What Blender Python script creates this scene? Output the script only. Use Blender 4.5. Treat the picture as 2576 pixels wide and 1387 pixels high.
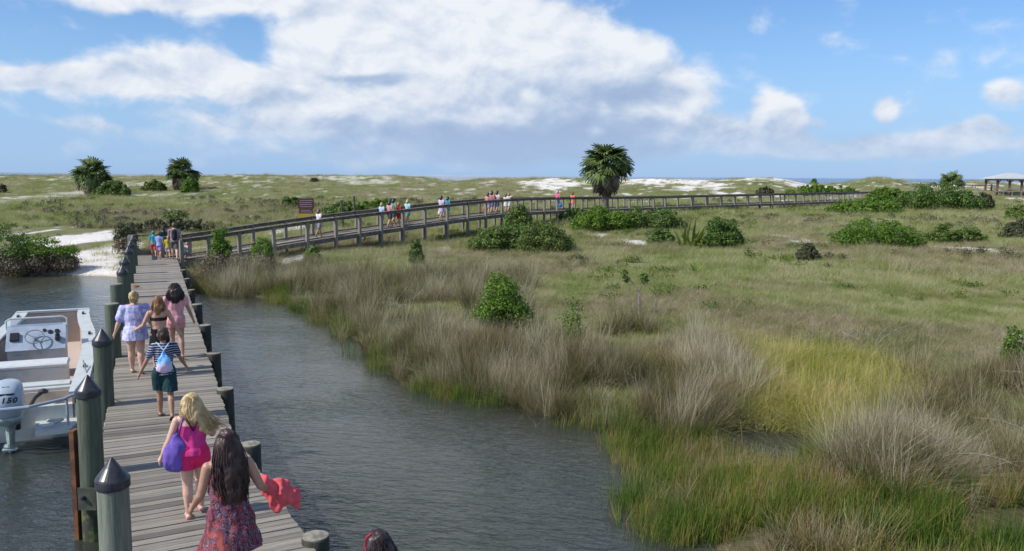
import bpy, bmesh, math, random
import numpy as np
from mathutils import Vector, Matrix, Euler, noise
R = math.radians
random.seed(7); rng = np.random.default_rng(7)
for o in list(bpy.data.objects): bpy.data.objects.remove(o)
sc = bpy.context.scene; COL = sc.collection
# ------------------------------------------------------------------ camera
CAMZ = 4.9; FPX = 850.0
cd = bpy.data.cameras.new('camera'); cam = bpy.data.objects.new('camera', cd); COL.objects.link(cam)
cd.sensor_width = 36; cd.lens = 36*FPX/1024; cd.clip_start = .1; cd.clip_end = 60000
CR = Euler((R(90-6.69), 0, 0)).to_matrix() @ Matrix.Rotation(R(.4), 3, 'Z')
cam.matrix_world = Matrix.Translation((0, 0, CAMZ)) @ CR.to_4x4()
sc.camera = cam
# ------------------------------------------------------------------ light
SUN_AZ = R(-115); SUN_EL = R(44)
sd = bpy.data.lights.new('sun', 'SUN'); sun = bpy.data.objects.new('sun', sd); COL.objects.link(sun)
sd.energy = 3.9; sd.angle = R(.6); sd.color = (1, .955, .88)
sv = Vector((math.sin(SUN_AZ)*math.cos(SUN_EL), math.cos(SUN_AZ)*math.cos(SUN_EL), math.sin(SUN_EL)))
sun.rotation_euler = sv.to_track_quat('Z', 'Y').to_euler()
sc.view_settings.view_transform = 'Standard'; sc.view_settings.look = 'None'
sc.view_settings.exposure = 0.30; sc.view_settings.gamma = 1; sc.view_settings.use_curve_mapping = False
K = 2575/1024
def ray(X, Y):                       # direction through a point of the photograph, used to measure the place
    d = Vector(((X/K-512)/FPX, -(Y/K-275.5)/FPX, -1)); return (CR @ d).normalized()
def P(X, Y, z=0.0):
    d = ray(X, Y); t = (z-CAMZ)/d.z; return Vector((d.x*t, d.y*t, z))
def AT(X, Y, dist):
    d = ray(X, Y); t = dist/d.y; return Vector((d.x*t, dist, CAMZ+d.z*t))

class NT:                            # small node helper
    def __init__(s, nt): s.nt = nt; s.L = nt.links.new
    def n(s, t, **k):
        nd = s.nt.nodes.new(t)
        for a, b in k.items(): setattr(nd, a, b)
        return nd
    def set(s, sock, v):
        if isinstance(v, bpy.types.NodeSocket): s.L(v, sock)
        elif v is not None: sock.default_value = v
    def m(s, op, a, b=None, c=None, clamp=False):
        nd = s.n('ShaderNodeMath', operation=op, use_clamp=clamp)
        for i, v in enumerate((a, b, c)): s.set(nd.inputs[i], v)
        return nd.outputs[0]
    def v(s, op, a, b=None, c=None, out=0):
        nd = s.n('ShaderNodeVectorMath', operation=op)
        for i, v in enumerate((a, b, c)):
            if v is not None: s.set(nd.inputs[i], v)
        return nd.outputs[out]
    def mr(s, v, a, b, c=0., d=1., st='SMOOTHSTEP'):
        nd = s.n('ShaderNodeMapRange', interpolation_type=st)
        for i, q in enumerate((v, a, b, c, d)): s.set(nd.inputs[i], q)
        return nd.outputs[0]
    def noise(s, vec, scale, det=4, rough=.55, dist=0., col=False):
        nd = s.n('ShaderNodeTexNoise'); s.set(nd.inputs['Vector'], vec)
        nd.inputs['Scale'].default_value = scale; nd.inputs['Detail'].default_value = det
        nd.inputs['Roughness'].default_value = rough; nd.inputs['Distortion'].default_value = dist
        return nd.outputs[1 if col else 0]
    def mix(s, f, a, b):
        nd = s.n('ShaderNodeMix', data_type='RGBA'); s.set(nd.inputs[0], f)
        for i, q in ((6, a), (7, b)): s.set(nd.inputs[i], (*q, 1) if isinstance(q, tuple) and len(q) == 3 else q)
        return nd.outputs[2]
    def ramp(s, f, cols):
        nd = s.n('ShaderNodeValToRGB'); s.set(nd.inputs[0], f); e = nd.color_ramp.elements
        while len(e) > 1: e.remove(e[-1])
        for i, (p, c) in enumerate(cols):
            q = e[0] if i == 0 else e.new(p)
            q.position = p; q.color = (*c, 1)
        return nd.outputs[0]
# ------------------------------------------------------------------ world: sky with cumulus clouds
world = bpy.data.worlds.new('World'); sc.world = world; world.use_nodes = True
wt = world.node_tree; wt.nodes.clear(); W = NT(wt)
sky = W.n('ShaderNodeTexSky'); sky.sky_type = 'NISHITA'; sky.sun_disc = False
sky.sun_elevation = SUN_EL; sky.sun_rotation = SUN_AZ % (2*math.pi); sky.altitude = 0
sky.air_density = 1.0; sky.dust_density = .35; sky.ozone_density = 3.2
tc = W.n('ShaderNodeTexCoord').outputs['Generated']
sx = W.n('ShaderNodeSeparateXYZ'); W.L(tc, sx.inputs[0])
az = W.m('ARCTAN2', sx.outputs[0], sx.outputs[1]); el = W.m('ARCSINE', sx.outputs[2])
cx = W.n('ShaderNodeCombineXYZ'); W.L(az, cx.inputs[0]); W.L(el, cx.inputs[1]); ae = cx.outputs[0]
def AE(X, Y):
    d = ray(X, Y); return math.atan2(d.x, d.y), math.asin(d.z)
# (x, y, half width, half height, weight)
BL = [(1900,372,480,22,.62),(2330,368,260,20,.55),(500,330,300,26,.35),(980,228,70,20,.7),(1130,302,80,26,.7),(770,226,60,18,.6),(950,350,80,20,.6),(1330,240,70,24,.5),(850,275,150,26,.5),(1240,270,90,24,.5),(1500,255,60,30,.5),(1100,395,500,24,.45),
      (900,-260,620,170,1.1),(1700,-420,500,160,.9),(200,-420,420,150,.9),(1100,-620,900,160,.8),(2300,-700,500,140,.7),
      (1560,150,120,60,.7),(1680,235,110,44,.8),(1000,385,420,26,.5),(1300,300,300,70,.5),(1860,345,120,26,.5),(2250,345,140,24,.4),(470,8,290,26,.8),(300,-20,150,40,.5),(900,-20,260,90,1.1),(1120,60,190,120,1.15),(800,110,95,62,1.15),(930,150,170,90,1.1),(760,150,70,60,.7),(1400,45,100,60,1.0),(1330,110,140,70,1.0),
      (1240,160,230,110,1.2),(1450,170,160,80,1.1),(1600,205,150,60,.95),(1000,210,260,70,.95),(640,205,150,42,.9),(700,220,120,30,.7),
      (360,150,105,45,1.0),(470,165,100,40,.9),(560,205,110,36,.9),(290,190,110,36,.8),(90,185,110,38,.95),(180,205,130,26,.75),(20,200,70,26,.7),
      (830,260,180,34,.6),(1150,280,280,70,1.0),(1400,250,150,50,.8),(960,300,170,36,.55),(1330,335,260,50,.9),(1120,350,260,34,.75),(1500,340,170,40,.8),(880,330,200,34,.6),(700,300,200,34,.6),(450,265,200,24,.4),(900,345,120,20,.3),
      (230,312,52,20,.55),(155,250,36,12,.35),(1480,322,50,28,1.0),(1510,262,44,34,1.0),(1620,305,54,36,1.05),(1680,330,54,46,1.05),(1740,275,52,40,1.1),(1800,325,50,32,1.0),
      (1938,268,46,42,1.25),(1955,310,74,56,1.05),(1985,285,30,25,.7),(1880,250,18,10,.4),(2058,296,24,14,.6),(2232,275,30,26,1.0),(2385,335,60,18,1.0),(2420,318,30,18,.9),
      (2510,222,36,20,.9),(2560,242,50,32,1.0),(2466,300,20,16,.9),(2492,328,26,16,.9),(2540,325,60,10,.3),(2080,360,200,24,.3),(1600,380,260,24,.3),(2330,380,120,16,.2)]
acc = None
wob = W.v('MULTIPLY', W.v('SUBTRACT', W.noise(ae, 7.5, 2, .5, col=True), (.5, .5, .5)), (.075, .04, 0))
aw = W.v('ADD', ae, wob)
for (X, Y, rx, ry, w) in BL:
    a0, e0 = AE(X, Y); ra = rx/K/FPX; re = ry/K/FPX
    d = W.v('LENGTH', W.v('MULTIPLY_ADD', aw, (1/ra, 1/re, 0), (-a0/ra, -e0/re, 0)), out=1)
    g = W.mr(d, 0, 1.75, w*1.05, 0, 'SMOOTHERSTEP')
    acc = g if acc is None else W.m('ADD', acc, g)
# sky behind and beside the camera goes on with the same scattered clouds
front = W.mr(W.m('ABSOLUTE', az), .55, .8)
gen = W.m('MULTIPLY', W.mr(W.noise(W.v('MULTIPLY', tc, (1, 1, 2.6)), 2.6, 3), .5, .68), front)
up = W.mr(el, .24, .45)
gen2 = W.m('MULTIPLY', W.mr(W.noise(W.v('MULTIPLY', tc, (1, 1, 1.4)), 2.2, 3), .48, .66), up)
acc = W.m('ADD', acc, W.m('MULTIPLY', W.m('MAXIMUM', gen, gen2), .8))
stv = W.v('MULTIPLY', ae, (1, 1.5, 1))
f1 = W.noise(stv, 13, 9, .56, .25); f1b = W.noise(W.v('ADD', stv, (.010, -.020, 0)), 13, 5, .56, .25)
f2 = W.noise(stv, 42, 5, .55)
dens = W.m('ADD', W.m('MULTIPLY', acc, .8), W.m('ADD', W.m('MULTIPLY', W.m('SUBTRACT', f1, .5), 1.9), W.m('MULTIPLY', W.m('SUBTRACT', f2, .5), .35)))
alpha = W.mr(dens, .02, .80)
relief = W.m('SUBTRACT', f1, f1b)
thick = W.mr(acc, .5, 1.8)
# grey undersides
DK = [(1480,195,240,44,.3),(1650,240,130,30,.4),(1150,150,160,30,.15),(1250,300,500,50,.25),(980,228,36,13,-.55),(770,224,30,11,-.45),(1110,300,60,15,-.45),(1340,240,26,18,-.5),(1235,272,60,12,-.35),(945,348,40,12,-.4),(1480,322,34,16,-.6),(1510,262,24,18,-.5),(1750,270,36,22,-.35),(1940,262,36,30,-.4),(790,85,70,30,-.5),(1180,60,60,60,-.3),(1320,60,60,40,-.35),(60,170,60,14,-.3),(910,194,90,9,.6),(980,205,110,16,.7),(1330,235,300,40,.5),(1560,235,170,34,.6),(1450,375,340,50,1.1),(1250,350,230,40,.8),(640,250,300,30,.35),(950,330,220,44,.6),(1500,300,200,40,.6),(2040,340,200,36,.55),(1100,400,500,26,.5),(800,30,60,26,.45),(1000,60,110,40,.3),(120,222,140,14,.4),(1640,320,240,30,.4)]
dk = None
for (X, Y, rx, ry, w) in DK:
    a0, e0 = AE(X, Y); ra = rx/K/FPX; re = ry/K/FPX
    d = W.v('LENGTH', W.v('MULTIPLY_ADD', aw, (1/ra, 1/re, 0), (-a0/ra, -e0/re, 0)), out=1)
    g = W.m('MULTIPLY', W.mr(d, 0, 1.6, 1, 0, 'SMOOTHERSTEP'), w); dk = g if dk is None else W.m('ADD', dk, g)
lit = W.m('ADD', W.m('SUBTRACT', W.m('ADD', .60, W.m('MULTIPLY', relief, 2.0)), W.m('MULTIPLY', dk, .50)), W.m('MULTIPLY', W.mr(el, .0, .16), .30), clamp=True)
ccol = W.ramp(lit, [(0, (.29,.38,.56)), (.32, (.38,.47,.62)), (.62, (.54,.60,.70)), (1, (.71,.735,.775))])
ccol = W.mix(W.mr(el, 0.0, .09, .55, 0), ccol, (.36,.47,.65))
skc = W.v('MULTIPLY', sky.outputs[0], (.72,.90,1.12)); skc = W.v('SCALE', skc); 
wt.nodes[-1].inputs['Scale'].default_value = 1.0
SKYS = .105
cs = W.v('SCALE', ccol); wt.nodes[-1].inputs['Scale'].default_value = 1/SKYS
# thin sea haze whitens the sky towards the horizon
hz = W.mr(el, 0, .2, .75, 0)
skh = W.mix(hz, skc, tuple(c/SKYS for c in (.27,.43,.72)))
amax = W.m('MULTIPLY', alpha, W.mr(el, .0, .06, .55, .97))
final = W.mix(amax, skh, cs)
final = W.mix(W.mr(dk, .2, 1.4, 0, .45), final, tuple(c/SKYS for c in (.29,.39,.57)))
bg = W.n('ShaderNodeBackground'); W.L(final, bg.inputs[0]); bg.inputs[1].default_value = SKYS
wo = W.n('ShaderNodeOutputWorld'); W.L(bg.outputs[0], wo.inputs[0])
world.cycles.sampling_method = 'MANUAL'; world.cycles.sample_map_resolution = 512
# ------------------------------------------------------------------ helpers
def tag(o, label=None, cat=None, group=None, kind=None):
    if label: o['label'] = label
    if cat: o['category'] = cat
    if group: o['group'] = group
    if kind: o['kind'] = kind
    return o
def empty(name, loc=(0,0,0), rz=0, **k):
    o = bpy.data.objects.new(name, None); COL.objects.link(o); o.location = loc; o.rotation_euler = (0, 0, rz)
    o.empty_display_size = .1
    return tag(o, **k)
def link(name, me, mats=None, parent=None, loc=None, rot=None, scale=None, **k):
    o = bpy.data.objects.new(name, me); COL.objects.link(o)
    if mats is not None:
        if not isinstance(mats, (list, tuple)): mats = [mats]
        if len(me.materials) == 0:
            for m_ in mats: me.materials.append(m_)
    if parent: o.parent = parent
    if loc is not None: o.location = loc
    if rot is not None: o.rotation_euler = rot
    if scale is not None: o.scale = scale
    return tag(o, **k)
def mesh_np(name, co, faces_n, idx, smooth=False, mi=None, att=None):
    """co (V,3), faces all with faces_n corners, idx flat"""
    me = bpy.data.meshes.new(name); co = np.asarray(co, np.float32); idx = np.asarray(idx, np.int32).ravel(); nf = len(idx)//faces_n
    me.vertices.add(len(co)); me.vertices.foreach_set('co', co.ravel())
    me.loops.add(len(idx)); me.loops.foreach_set('vertex_index', idx)
    me.polygons.add(nf); me.polygons.foreach_set('loop_start', np.arange(nf, dtype=np.int32)*faces_n)
    if mi is not None: me.polygons.foreach_set('material_index', np.asarray(mi, np.int32))
    me.update(calc_edges=True)
    me.polygons.foreach_set('use_smooth', np.full(nf, smooth))
    if att:
        for an, av in att.items():
            a = me.attributes.new(an, 'FLOAT', 'POINT'); a.data.foreach_set('value', np.asarray(av, np.float32))
    return me
class MB:                            # collects simple shapes of one part
    def __init__(s): s.bm = bmesh.new()
    def box(s, c, d, rz=0, rx=0, ry=0, bev=0):
        M = Matrix.Translation(c) @ Euler((rx, ry, rz)).to_matrix().to_4x4() @ Matrix.Diagonal((*d, 1))
        r = bmesh.ops.create_cube(s.bm, size=1, matrix=M)
        if bev:
            es = list({e for v in r['verts'] for e in v.link_edges}); bmesh.ops.bevel(s.bm, geom=es, offset=bev, segments=1, affect='EDGES')
        return s
    def bar(s, a, b, w, h=None, up=(0,0,1)):
        a = Vector(a); b = Vector(b); h = h or w; y = (b-a); L = y.length; y.normalize(); x = y.cross(Vector(up))
        if x.length < 1e-4: x = Vector((1,0,0))
        x.normalize(); z = x.cross(y)
        M = Matrix.Translation((a+b)/2) @ Matrix((x, y, z)).transposed().to_4x4() @ Matrix.Diagonal((w, L, h, 1))
        bmesh.ops.create_cube(s.bm, size=1, matrix=M); return s
    def tube(s, pts, r, n=8, cap=True):
        pts = [Vector(p) for p in pts]; rs = r if isinstance(r, (list, tuple)) else [r]*len(pts); rings = []
        for i, p in enumerate(pts):
            t = (pts[min(i+1, len(pts)-1)]-pts[max(i-1, 0)]).normalized()
            x = t.cross(Vector((0,0,1)));  x = Vector((1,0,0)) if x.length < 1e-3 else x.normalized(); y = t.cross(x)
            rings.append([s.bm.verts.new(p+(x*math.cos(2*math.pi*k/n)+y*math.sin(2*math.pi*k/n))*rs[i]) for k in range(n)])
        for a, b in zip(rings, rings[1:]):
            for k in range(n): s.bm.faces.new((a[k], a[(k+1)%n], b[(k+1)%n], b[k]))
        if cap: s.bm.faces.new(rings[0][::-1]); s.bm.faces.new(rings[-1])
        return s
    def lathe(s, prof, c=(0,0,0), n=16, wob=0):
        c = Vector(c); rings = []
        for r, z in prof:
            rings.append([s.bm.verts.new(c+Vector((math.cos(2*math.pi*k/n)*r*(1+random.uniform(-wob,wob)), math.sin(2*math.pi*k/n)*r*(1+random.uniform(-wob,wob)), z))) for k in range(n)])
        for a, b in zip(rings, rings[1:]):
            for k in range(n): s.bm.faces.new((a[k], a[(k+1)%n], b[(k+1)%n], b[k]))
        s.bm.faces.new(rings[0][::-1]); s.bm.faces.new(rings[-1]); return s
    def poly(s, pts, z0, z1):
        lo = [s.bm.verts.new((p[0], p[1], z0)) for p in pts]; hi = [s.bm.verts.new((p[0], p[1], z1)) for p in pts]; n = len(pts)
        s.bm.faces.new(hi); s.bm.faces.new(lo[::-1])
        for k in range(n): s.bm.faces.new((lo[k], lo[(k+1)%n], hi[(k+1)%n], hi[k]))
        return s
    def loft(s, rings, cap=True):
        rr = [[s.bm.verts.new(p) for p in r] for r in rings]; n = len(rr[0])
        for a, b in zip(rr, rr[1:]):
            for k in range(n): s.bm.faces.new((a[k], a[(k+1)%n], b[(k+1)%n], b[k]))
        if cap: s.bm.faces.new(rr[0][::-1]); s.bm.faces.new(rr[-1])
        return s
    def mesh(s, name, smooth=False):
        bmesh.ops.recalc_face_normals(s.bm, faces=s.bm.faces)
        me = bpy.data.meshes.new(name); s.bm.to_mesh(me); s.bm.free()
        if smooth: me.polygons.foreach_set('use_smooth', np.ones(len(me.polygons), bool))
        return me
    def build(s, name, mat, parent=None, smooth=False, **k): return link(name, s.mesh(name, smooth), mat, parent, **k)
def copy_tree(o, parent=None):
    c = o.copy(); COL.objects.link(c)
    if parent: c.parent = parent
    for ch in list(o.children): copy_tree(ch, c)
    return c
# ---- noise on arrays
def _h(ix, iy, s):
    v = np.sin(ix*127.1+iy*311.7+s*74.7)*43758.5453; return v-np.floor(v)
def vnoise(x, y, s=0):
    ix = np.floor(x); iy = np.floor(y); fx = x-ix; fy = y-iy; fx = fx*fx*(3-2*fx); fy = fy*fy*(3-2*fy)
    return (_h(ix,iy,s)*(1-fx)+_h(ix+1,iy,s)*fx)*(1-fy)+(_h(ix,iy+1,s)*(1-fx)+_h(ix+1,iy+1,s)*fx)*fy
def fbm(x, y, s=0, o=4):
    r = 0; a = .5; t = 0
    for i in range(o): r = r+a*vnoise(x, y, s+i*13); t += a; a *= .5; x = x*2.03+5.1; y = y*2.03+1.7
    return r/t
def sm(t): t = np.clip(t, 0, 1); return t*t*(3-2*t)
def pdist(x, y, poly):
    """signed distance to polygon, positive outside"""
    d = np.full(np.shape(x), 1e9); ins = np.zeros(np.shape(x), bool); n = len(poly)
    for i in range(n):
        ax, ay = poly[i]; bx, by = poly[(i+1)%n]; ex, ey = bx-ax, by-ay; L = ex*ex+ey*ey+1e-9
        t = np.clip(((x-ax)*ex+(y-ay)*ey)/L, 0, 1); d = np.minimum(d, np.hypot(x-ax-t*ex, y-ay-t*ey))
        c = ((ay > y) != (by > y)); xx = ax+(y-ay)*ex/(ey if abs(ey) > 1e-9 else 1e-9); ins ^= c & (x < xx)
    return np.where(ins, -d, d)
# ------------------------------------------------------------------ materials
def new_mat(name):
    m_ = bpy.data.materials.new(name); m_.use_nodes = True; nt = m_.node_tree
    b = nt.nodes['Principled BSDF']; return m_, NT(nt), b
def mat(name, c1, c2=None, scale=8., rough=.75, bump=0., coord='Object', stretch=(1,1,1), rnd=0., metal=0., lo=.35, hi=.65, det=4, spec=None, bscale=None):
    m_, N, b = new_mat(name)
    vec = N.n('ShaderNodeTexCoord').outputs[coord]; vec = N.v('MULTIPLY', vec, stretch)
    col = (*c1, 1)
    if c2 is not None:
        f = N.noise(vec, scale, det, .6); col = N.mix(N.mr(f, lo, hi), c1, c2)
    if rnd:
        oi = N.n('ShaderNodeObjectInfo').outputs['Random']
        col = N.mix(1.0, col, N.ramp(oi, [(0, (1-rnd,)*3), (.35, (1,1-rnd*.04,1-rnd*.08)), (.7, (1-rnd*.45,)*3), (1, (1+rnd*.4,)*3)])); N.nt.nodes[-1].blend_type = 'MULTIPLY'
    N.set(b.inputs['Base Color'], col); b.inputs['Roughness'].default_value = rough; b.inputs['Metallic'].default_value = metal
    if spec is not None: b.inputs['Specular IOR Level'].default_value = spec
    if bump:
        bn = N.n('ShaderNodeBump'); bn.inputs['Strength'].default_value = bump; bn.inputs['Distance'].default_value = .02
        N.L(N.noise(vec, bscale or scale*2.5, 4, .6), bn.inputs['Height']); N.L(bn.outputs[0], b.inputs['Normal'])
    return m_
M = {}
M['plank'] = mat('weathered_plank', (.37,.34,.285), (.21,.185,.15), 3, .8, .5, 'Object', (1.6,5,5), .6, det=6, hi=.6, lo=.38)
M['rail'] = mat('weathered_rail', (.20,.175,.15), (.09,.075,.06), 5, .8, .3, rnd=.15)
M['post'] = mat('grey_post', (.29,.265,.23), (.15,.13,.11), 4, .8, .3, 'Object', (6,6,1), .2)
M['beam'] = mat('dark_beam', (.075,.085,.06), (.04,.04,.032), 4, .85, .3)
M['white_gel'] = mat('white_gelcoat', (.52,.55,.53), (.40,.42,.40), 5, .4, .0, lo=.45, hi=.8)
M['tan_gel'] = mat('tan_liner', (.50,.41,.34), (.42,.34,.285), 3, .6, .1)
M['shaded_gel'] = mat('shaded_liner', (.20,.22,.22), (.13,.14,.15), 4, .6)  # shade on the left inner wall put into the liner colour
M['grey_metal'] = mat('brushed_metal', (.45,.47,.48), (.3,.32,.33), 20, .35, metal=.8)
M['engine'] = mat('engine_grey_paint', (.36,.43,.50), None, rough=.28)
M['engine_dark'] = mat('engine_leg_paint', (.36,.43,.42), (.20,.26,.25), 6, .4)
M['black'] = mat('black_plastic', (.015,.015,.018), None, rough=.4)
M['cap'] = mat('black_cap', (.022,.022,.03), (.05,.05,.055), 10, .32)
M['sign_brown'] = mat('sign_brown', (.085,.028,.026), (.10,.035,.03), 6, .55)
M['sign_yellow'] = mat('sign_yellow', (.55,.38,.01), (.45,.30,.01), 6, .55)
M['sign_text'] = mat('sign_lettering', (.42,.36,.40), None, rough=.6)
M['roof'] = mat('pale_metal_roof', (.50,.52,.51), (.40,.42,.42), 6, .6)
M['orange'] = mat('orange_rope', (.42,.11,.02), (.28,.07,.02), 20, .8)
M['twig'] = mat('grey_twig', (.30,.27,.24), (.16,.14,.12), 9, .9)
M['trunk'] = mat('palm_trunk', (.20,.165,.13), (.09,.075,.06), 5, .9, .6, 'Object', (1,1,6))
def pile_mat(name, c1, c2):
    m_, N, b = new_mat(name); tcn = N.n('ShaderNodeTexCoord').outputs['Object']
    pos = N.n('ShaderNodeNewGeometry').outputs['Position']; sp = N.n('ShaderNodeSeparateXYZ'); N.L(pos, sp.inputs[0]); z = sp.outputs[2]
    f = N.noise(N.v('MULTIPLY', tcn, (9,9,.6)), 2.2, 8, .75); col = N.mix(N.mr(f, .35, .65), c1, c2)
    g = N.noise(tcn, 6, 4); alg = N.mr(N.m('ADD', z, N.m('MULTIPLY', N.m('SUBTRACT', g, .5), .7)), .75, .25)
    col = N.mix(N.m('MULTIPLY', alg, .85), col, N.mix(N.mr(g, .45, .6), (.03,.028,.02), (.10,.13,.03)))
    N.L(col, b.inputs['Base Color']); b.inputs['Roughness'].default_value = .85
    bn = N.n('ShaderNodeBump'); bn.inputs['Strength'].default_value = .5; bn.inputs['Distance'].default_value = .02; N.L(f, bn.inputs['Height']); N.L(bn.outputs[0], b.inputs['Normal'])
    return m_
M['pile'] = pile_mat('treated_piling', (.10,.125,.085), (.05,.055,.038))
M['pile_pale'] = pile_mat('pale_treated_piling', (.21,.225,.18), (.10,.115,.085))
M['pile_dark'] = pile_mat('dark_piling', (.065,.062,.048), (.028,.026,.022))  # darker tone for the posts of the right-hand row
M['pile_top'] = mat('sawn_pile_top', (.30,.28,.22), (.15,.14,.11), 9, .85)
def leaf_mat(name, cols, rough=.55, patch=None, trans=.35, att=None):
    """per-blade colour from attribute or island, gentle large-scale patches, translucent"""
    m_, N, b = new_mat(name); nt = m_.node_tree
    if att: a = N.n('ShaderNodeAttribute'); a.attribute_name = att; f = a.outputs['Fac']
    else: f = N.n('ShaderNodeNewGeometry').outputs['Random Per Island']
    pos = N.n('ShaderNodeNewGeometry').outputs['Position']
    oi = N.n('ShaderNodeObjectInfo').outputs['Random']
    f = N.m('ADD', f, N.m('MULTIPLY', N.m('SUBTRACT', oi, .5), .25))
    for q in range(0, len(patch or ()), 2): f = N.m('ADD', f, N.mr(N.noise(N.v('MULTIPLY', pos, (1,.75,.2)), patch[q], 3, .6), .36, .64, -patch[q+1], patch[q+1]), clamp=True)
    col = N.ramp(f, cols); N.L(col, b.inputs['Base Color']); b.inputs['Roughness'].default_value = rough; b.inputs['Specular IOR Level'].default_value = .25
    tr = N.n('ShaderNodeBsdfTranslucent'); N.L(col, tr.inputs[0]); mx = N.n('ShaderNodeMixShader'); mx.inputs[0].default_value = trans
    N.L(b.outputs[0], mx.inputs[1]); N.L(tr.outputs[0], mx.inputs[2]); N.L(mx.outputs[0], nt.nodes['Material Output'].inputs[0])
    return m_
M['g_short'] = leaf_mat('dune_grass_blades', [(0,(.20,.25,.065)),(.35,(.305,.335,.115)),(.6,(.38,.395,.155)),(.8,(.42,.39,.20)),(1,(.49,.44,.29))], patch=(.085,.16,.6,.26,2.6,.2), att='c')
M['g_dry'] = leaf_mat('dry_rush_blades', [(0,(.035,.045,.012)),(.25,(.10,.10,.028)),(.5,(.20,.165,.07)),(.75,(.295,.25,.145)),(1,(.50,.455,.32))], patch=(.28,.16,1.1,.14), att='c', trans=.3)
M['g_brown'] = leaf_mat('tan_dune_grass_blades', [(0,(.20,.225,.08)),(.4,(.32,.30,.145)),(.75,(.40,.34,.20)),(1,(.48,.41,.29))], patch=(.4,.2,2.2,.2), att='c')
M['g_reed'] = leaf_mat('green_reed_blades', [(0,(.055,.11,.015)),(.35,(.14,.215,.03)),(.56,(.25,.265,.055)),(.70,(.36,.235,.07)),(.86,(.27,.175,.09)),(1,(.38,.32,.20))], patch=(.42,.26,1.4,.18), att='c', trans=.4)
M['g_yellow'] = leaf_mat('yellow_meadow_blades', [(0,(.20,.24,.03)),(.5,(.40,.38,.08)),(1,(.62,.52,.24))], patch=(.6,.2,2.,.15), att='c', trans=.45)
M['bush_green'] = leaf_mat('bright_shrub_leaves', [(0,(.045,.11,.012)),(.5,(.10,.19,.02)),(1,(.21,.32,.045))], trans=.3)
M['bush_mid'] = leaf_mat('oak_scrub_leaves', [(0,(.03,.075,.014)),(.5,(.08,.15,.028)),(.85,(.155,.24,.045)),(1,(.22,.21,.07))], trans=.2)
M['bush_dark'] = leaf_mat('dark_scrub_leaves', [(0,(.03,.042,.018)),(.5,(.07,.085,.035)),(1,(.14,.135,.07))], trans=.1)
M['bush_dead'] = leaf_mat('dead_thatch', [(0,(.07,.055,.035)),(.5,(.15,.12,.075)),(1,(.27,.22,.15))], trans=.1)
M['palmetto'] = leaf_mat('palmetto_leaves', [(0,(.06,.11,.02)),(.5,(.14,.20,.035)),(.85,(.26,.30,.06)),(1,(.34,.26,.10))], trans=.25)
M['frond'] = leaf_mat('palm_fronds', [(0,(.04,.065,.02)),(.5,(.10,.15,.04)),(1,(.22,.28,.09))], trans=.15)
M['frond_dead'] = leaf_mat('dead_palm_fronds', [(0,(.09,.07,.05)),(.5,(.20,.16,.12)),(1,(.33,.27,.20))], trans=.1)
# ------------------------------------------------------------------ terrain
def XY(X, Y, z=0): p = P(X, Y, z); return (p.x, p.y)
WATER = [(9,-12),(6.5,3),(4.2,7.5)]+[XY(*q) for q in [(1800,1390),(1850,1290),(1920,1215),(2010,1165),(2070,1115),(2010,1082),(1890,1068),(1760,1078),(1640,1088),(1540,1078),(1400,1035),(1280,1000),
    (1180,975),(1080,965),(1020,945),(985,915),(930,893),(905,862),(850,825),(790,787),(710,757),(600,742),(500,724),(400,712),(310,697),(200,692),(100,692),(-60,700)]]+[(-34,44),(-60,52),(-140,50),(-160,-60),(20,-60)]
ISLE = [XY(*q) for q in [(-130,690),(0,694),(60,693),(130,691),(185,686),(180,672),(150,655),(60,640),(-100,640)]]
def zsky(X):   # skyline of the dunes across the view: photograph x -> y
    xs = [-900,0,130,300,430,520,640,760,900,980,1060,1120,1180,1240,1330,1500,1600,1700,1800,1850,1890,1930,1980,2040,2110,2160,2190,2230,2280,2380,2440,2480,2575,3400]
    ys = [436,436.5,436,438,438,438,436,437,438,437,441,449,449,443,443,443,445,446,447,444,441,442,449,459,455,447,441,443,453,457,449,452,455,452]
    return np.interp(X, xs, ys)
def terrain(x, y):
    x = np.asarray(x, float); y = np.asarray(y, float)
    d = pdist(x, y, WATER); d = np.where(y > 140, 60, d)
    base = np.interp(y, [0,20,40,60,90,125,150,170], [.35,.45,.62,.85,1.25,1.55,2.1,2.8])
    lx = (x/np.maximum(y, 1)*FPX+512)*K
    n1 = fbm(x*.11, y*.11, 1, 4)-.5; n2 = fbm(x*.5, y*.5, 5, 3)-.5
    land = .02+.2*sm(d/.9)+(base-.22)*sm(d/11)+n1*.55*sm(d/8)+n2*.16*sm(d/3)
    bed = -.04-np.minimum(1.3, np.maximum(-d, 0)*.22)*(1-.72*sm((y-33)/5))+n2*.1
    # marsh shelf: very shallow water below the reeds
    shelf = sm((x-1.2)/2.2)*sm((14.5-y)/3); bed = bed*(1-shelf*.75)
    h = np.where(d > 0, land, bed)
    # dune ridge
    t = sm((y-120)/62); hy = 442+(lx-1287)*.007
    zr = 4.9-(zsky(lx)-hy)/K/FPX*186
    ridge = zr-.55+((fbm(x*.09, y*.16, 9, 5)-.5)*1.4)*(1-.8*sm((y-172)/12))-.9*np.maximum(0, np.sin(y*.16+n1*3))*(1-t)
    hump = (fbm(x*.035+3, y*.07, 21, 3)-.45)*2.4*sm((y-95)/40)*(1-sm((y-165)/15))
    h = h*(1-t)+ridge*t+hump*.55
    h = np.where(y > 188, h*(1-sm((y-188)/38))-1.5*sm((y-195)/40), h)
    return h
NY = 430; NX = 470
ys_ = np.concatenate([np.linspace(-14, 3, 16), 3+np.cumsum(np.geomspace(.10, 1.35, NY-16))]); ys_ = ys_[ys_ < 255]; NY = len(ys_)
ss = np.linspace(-1, 1, NX); YY, S = np.meshgrid(ys_, ss, indexing='ij'); XX = S*(np.maximum(YY, 0)*.82+16)
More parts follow.
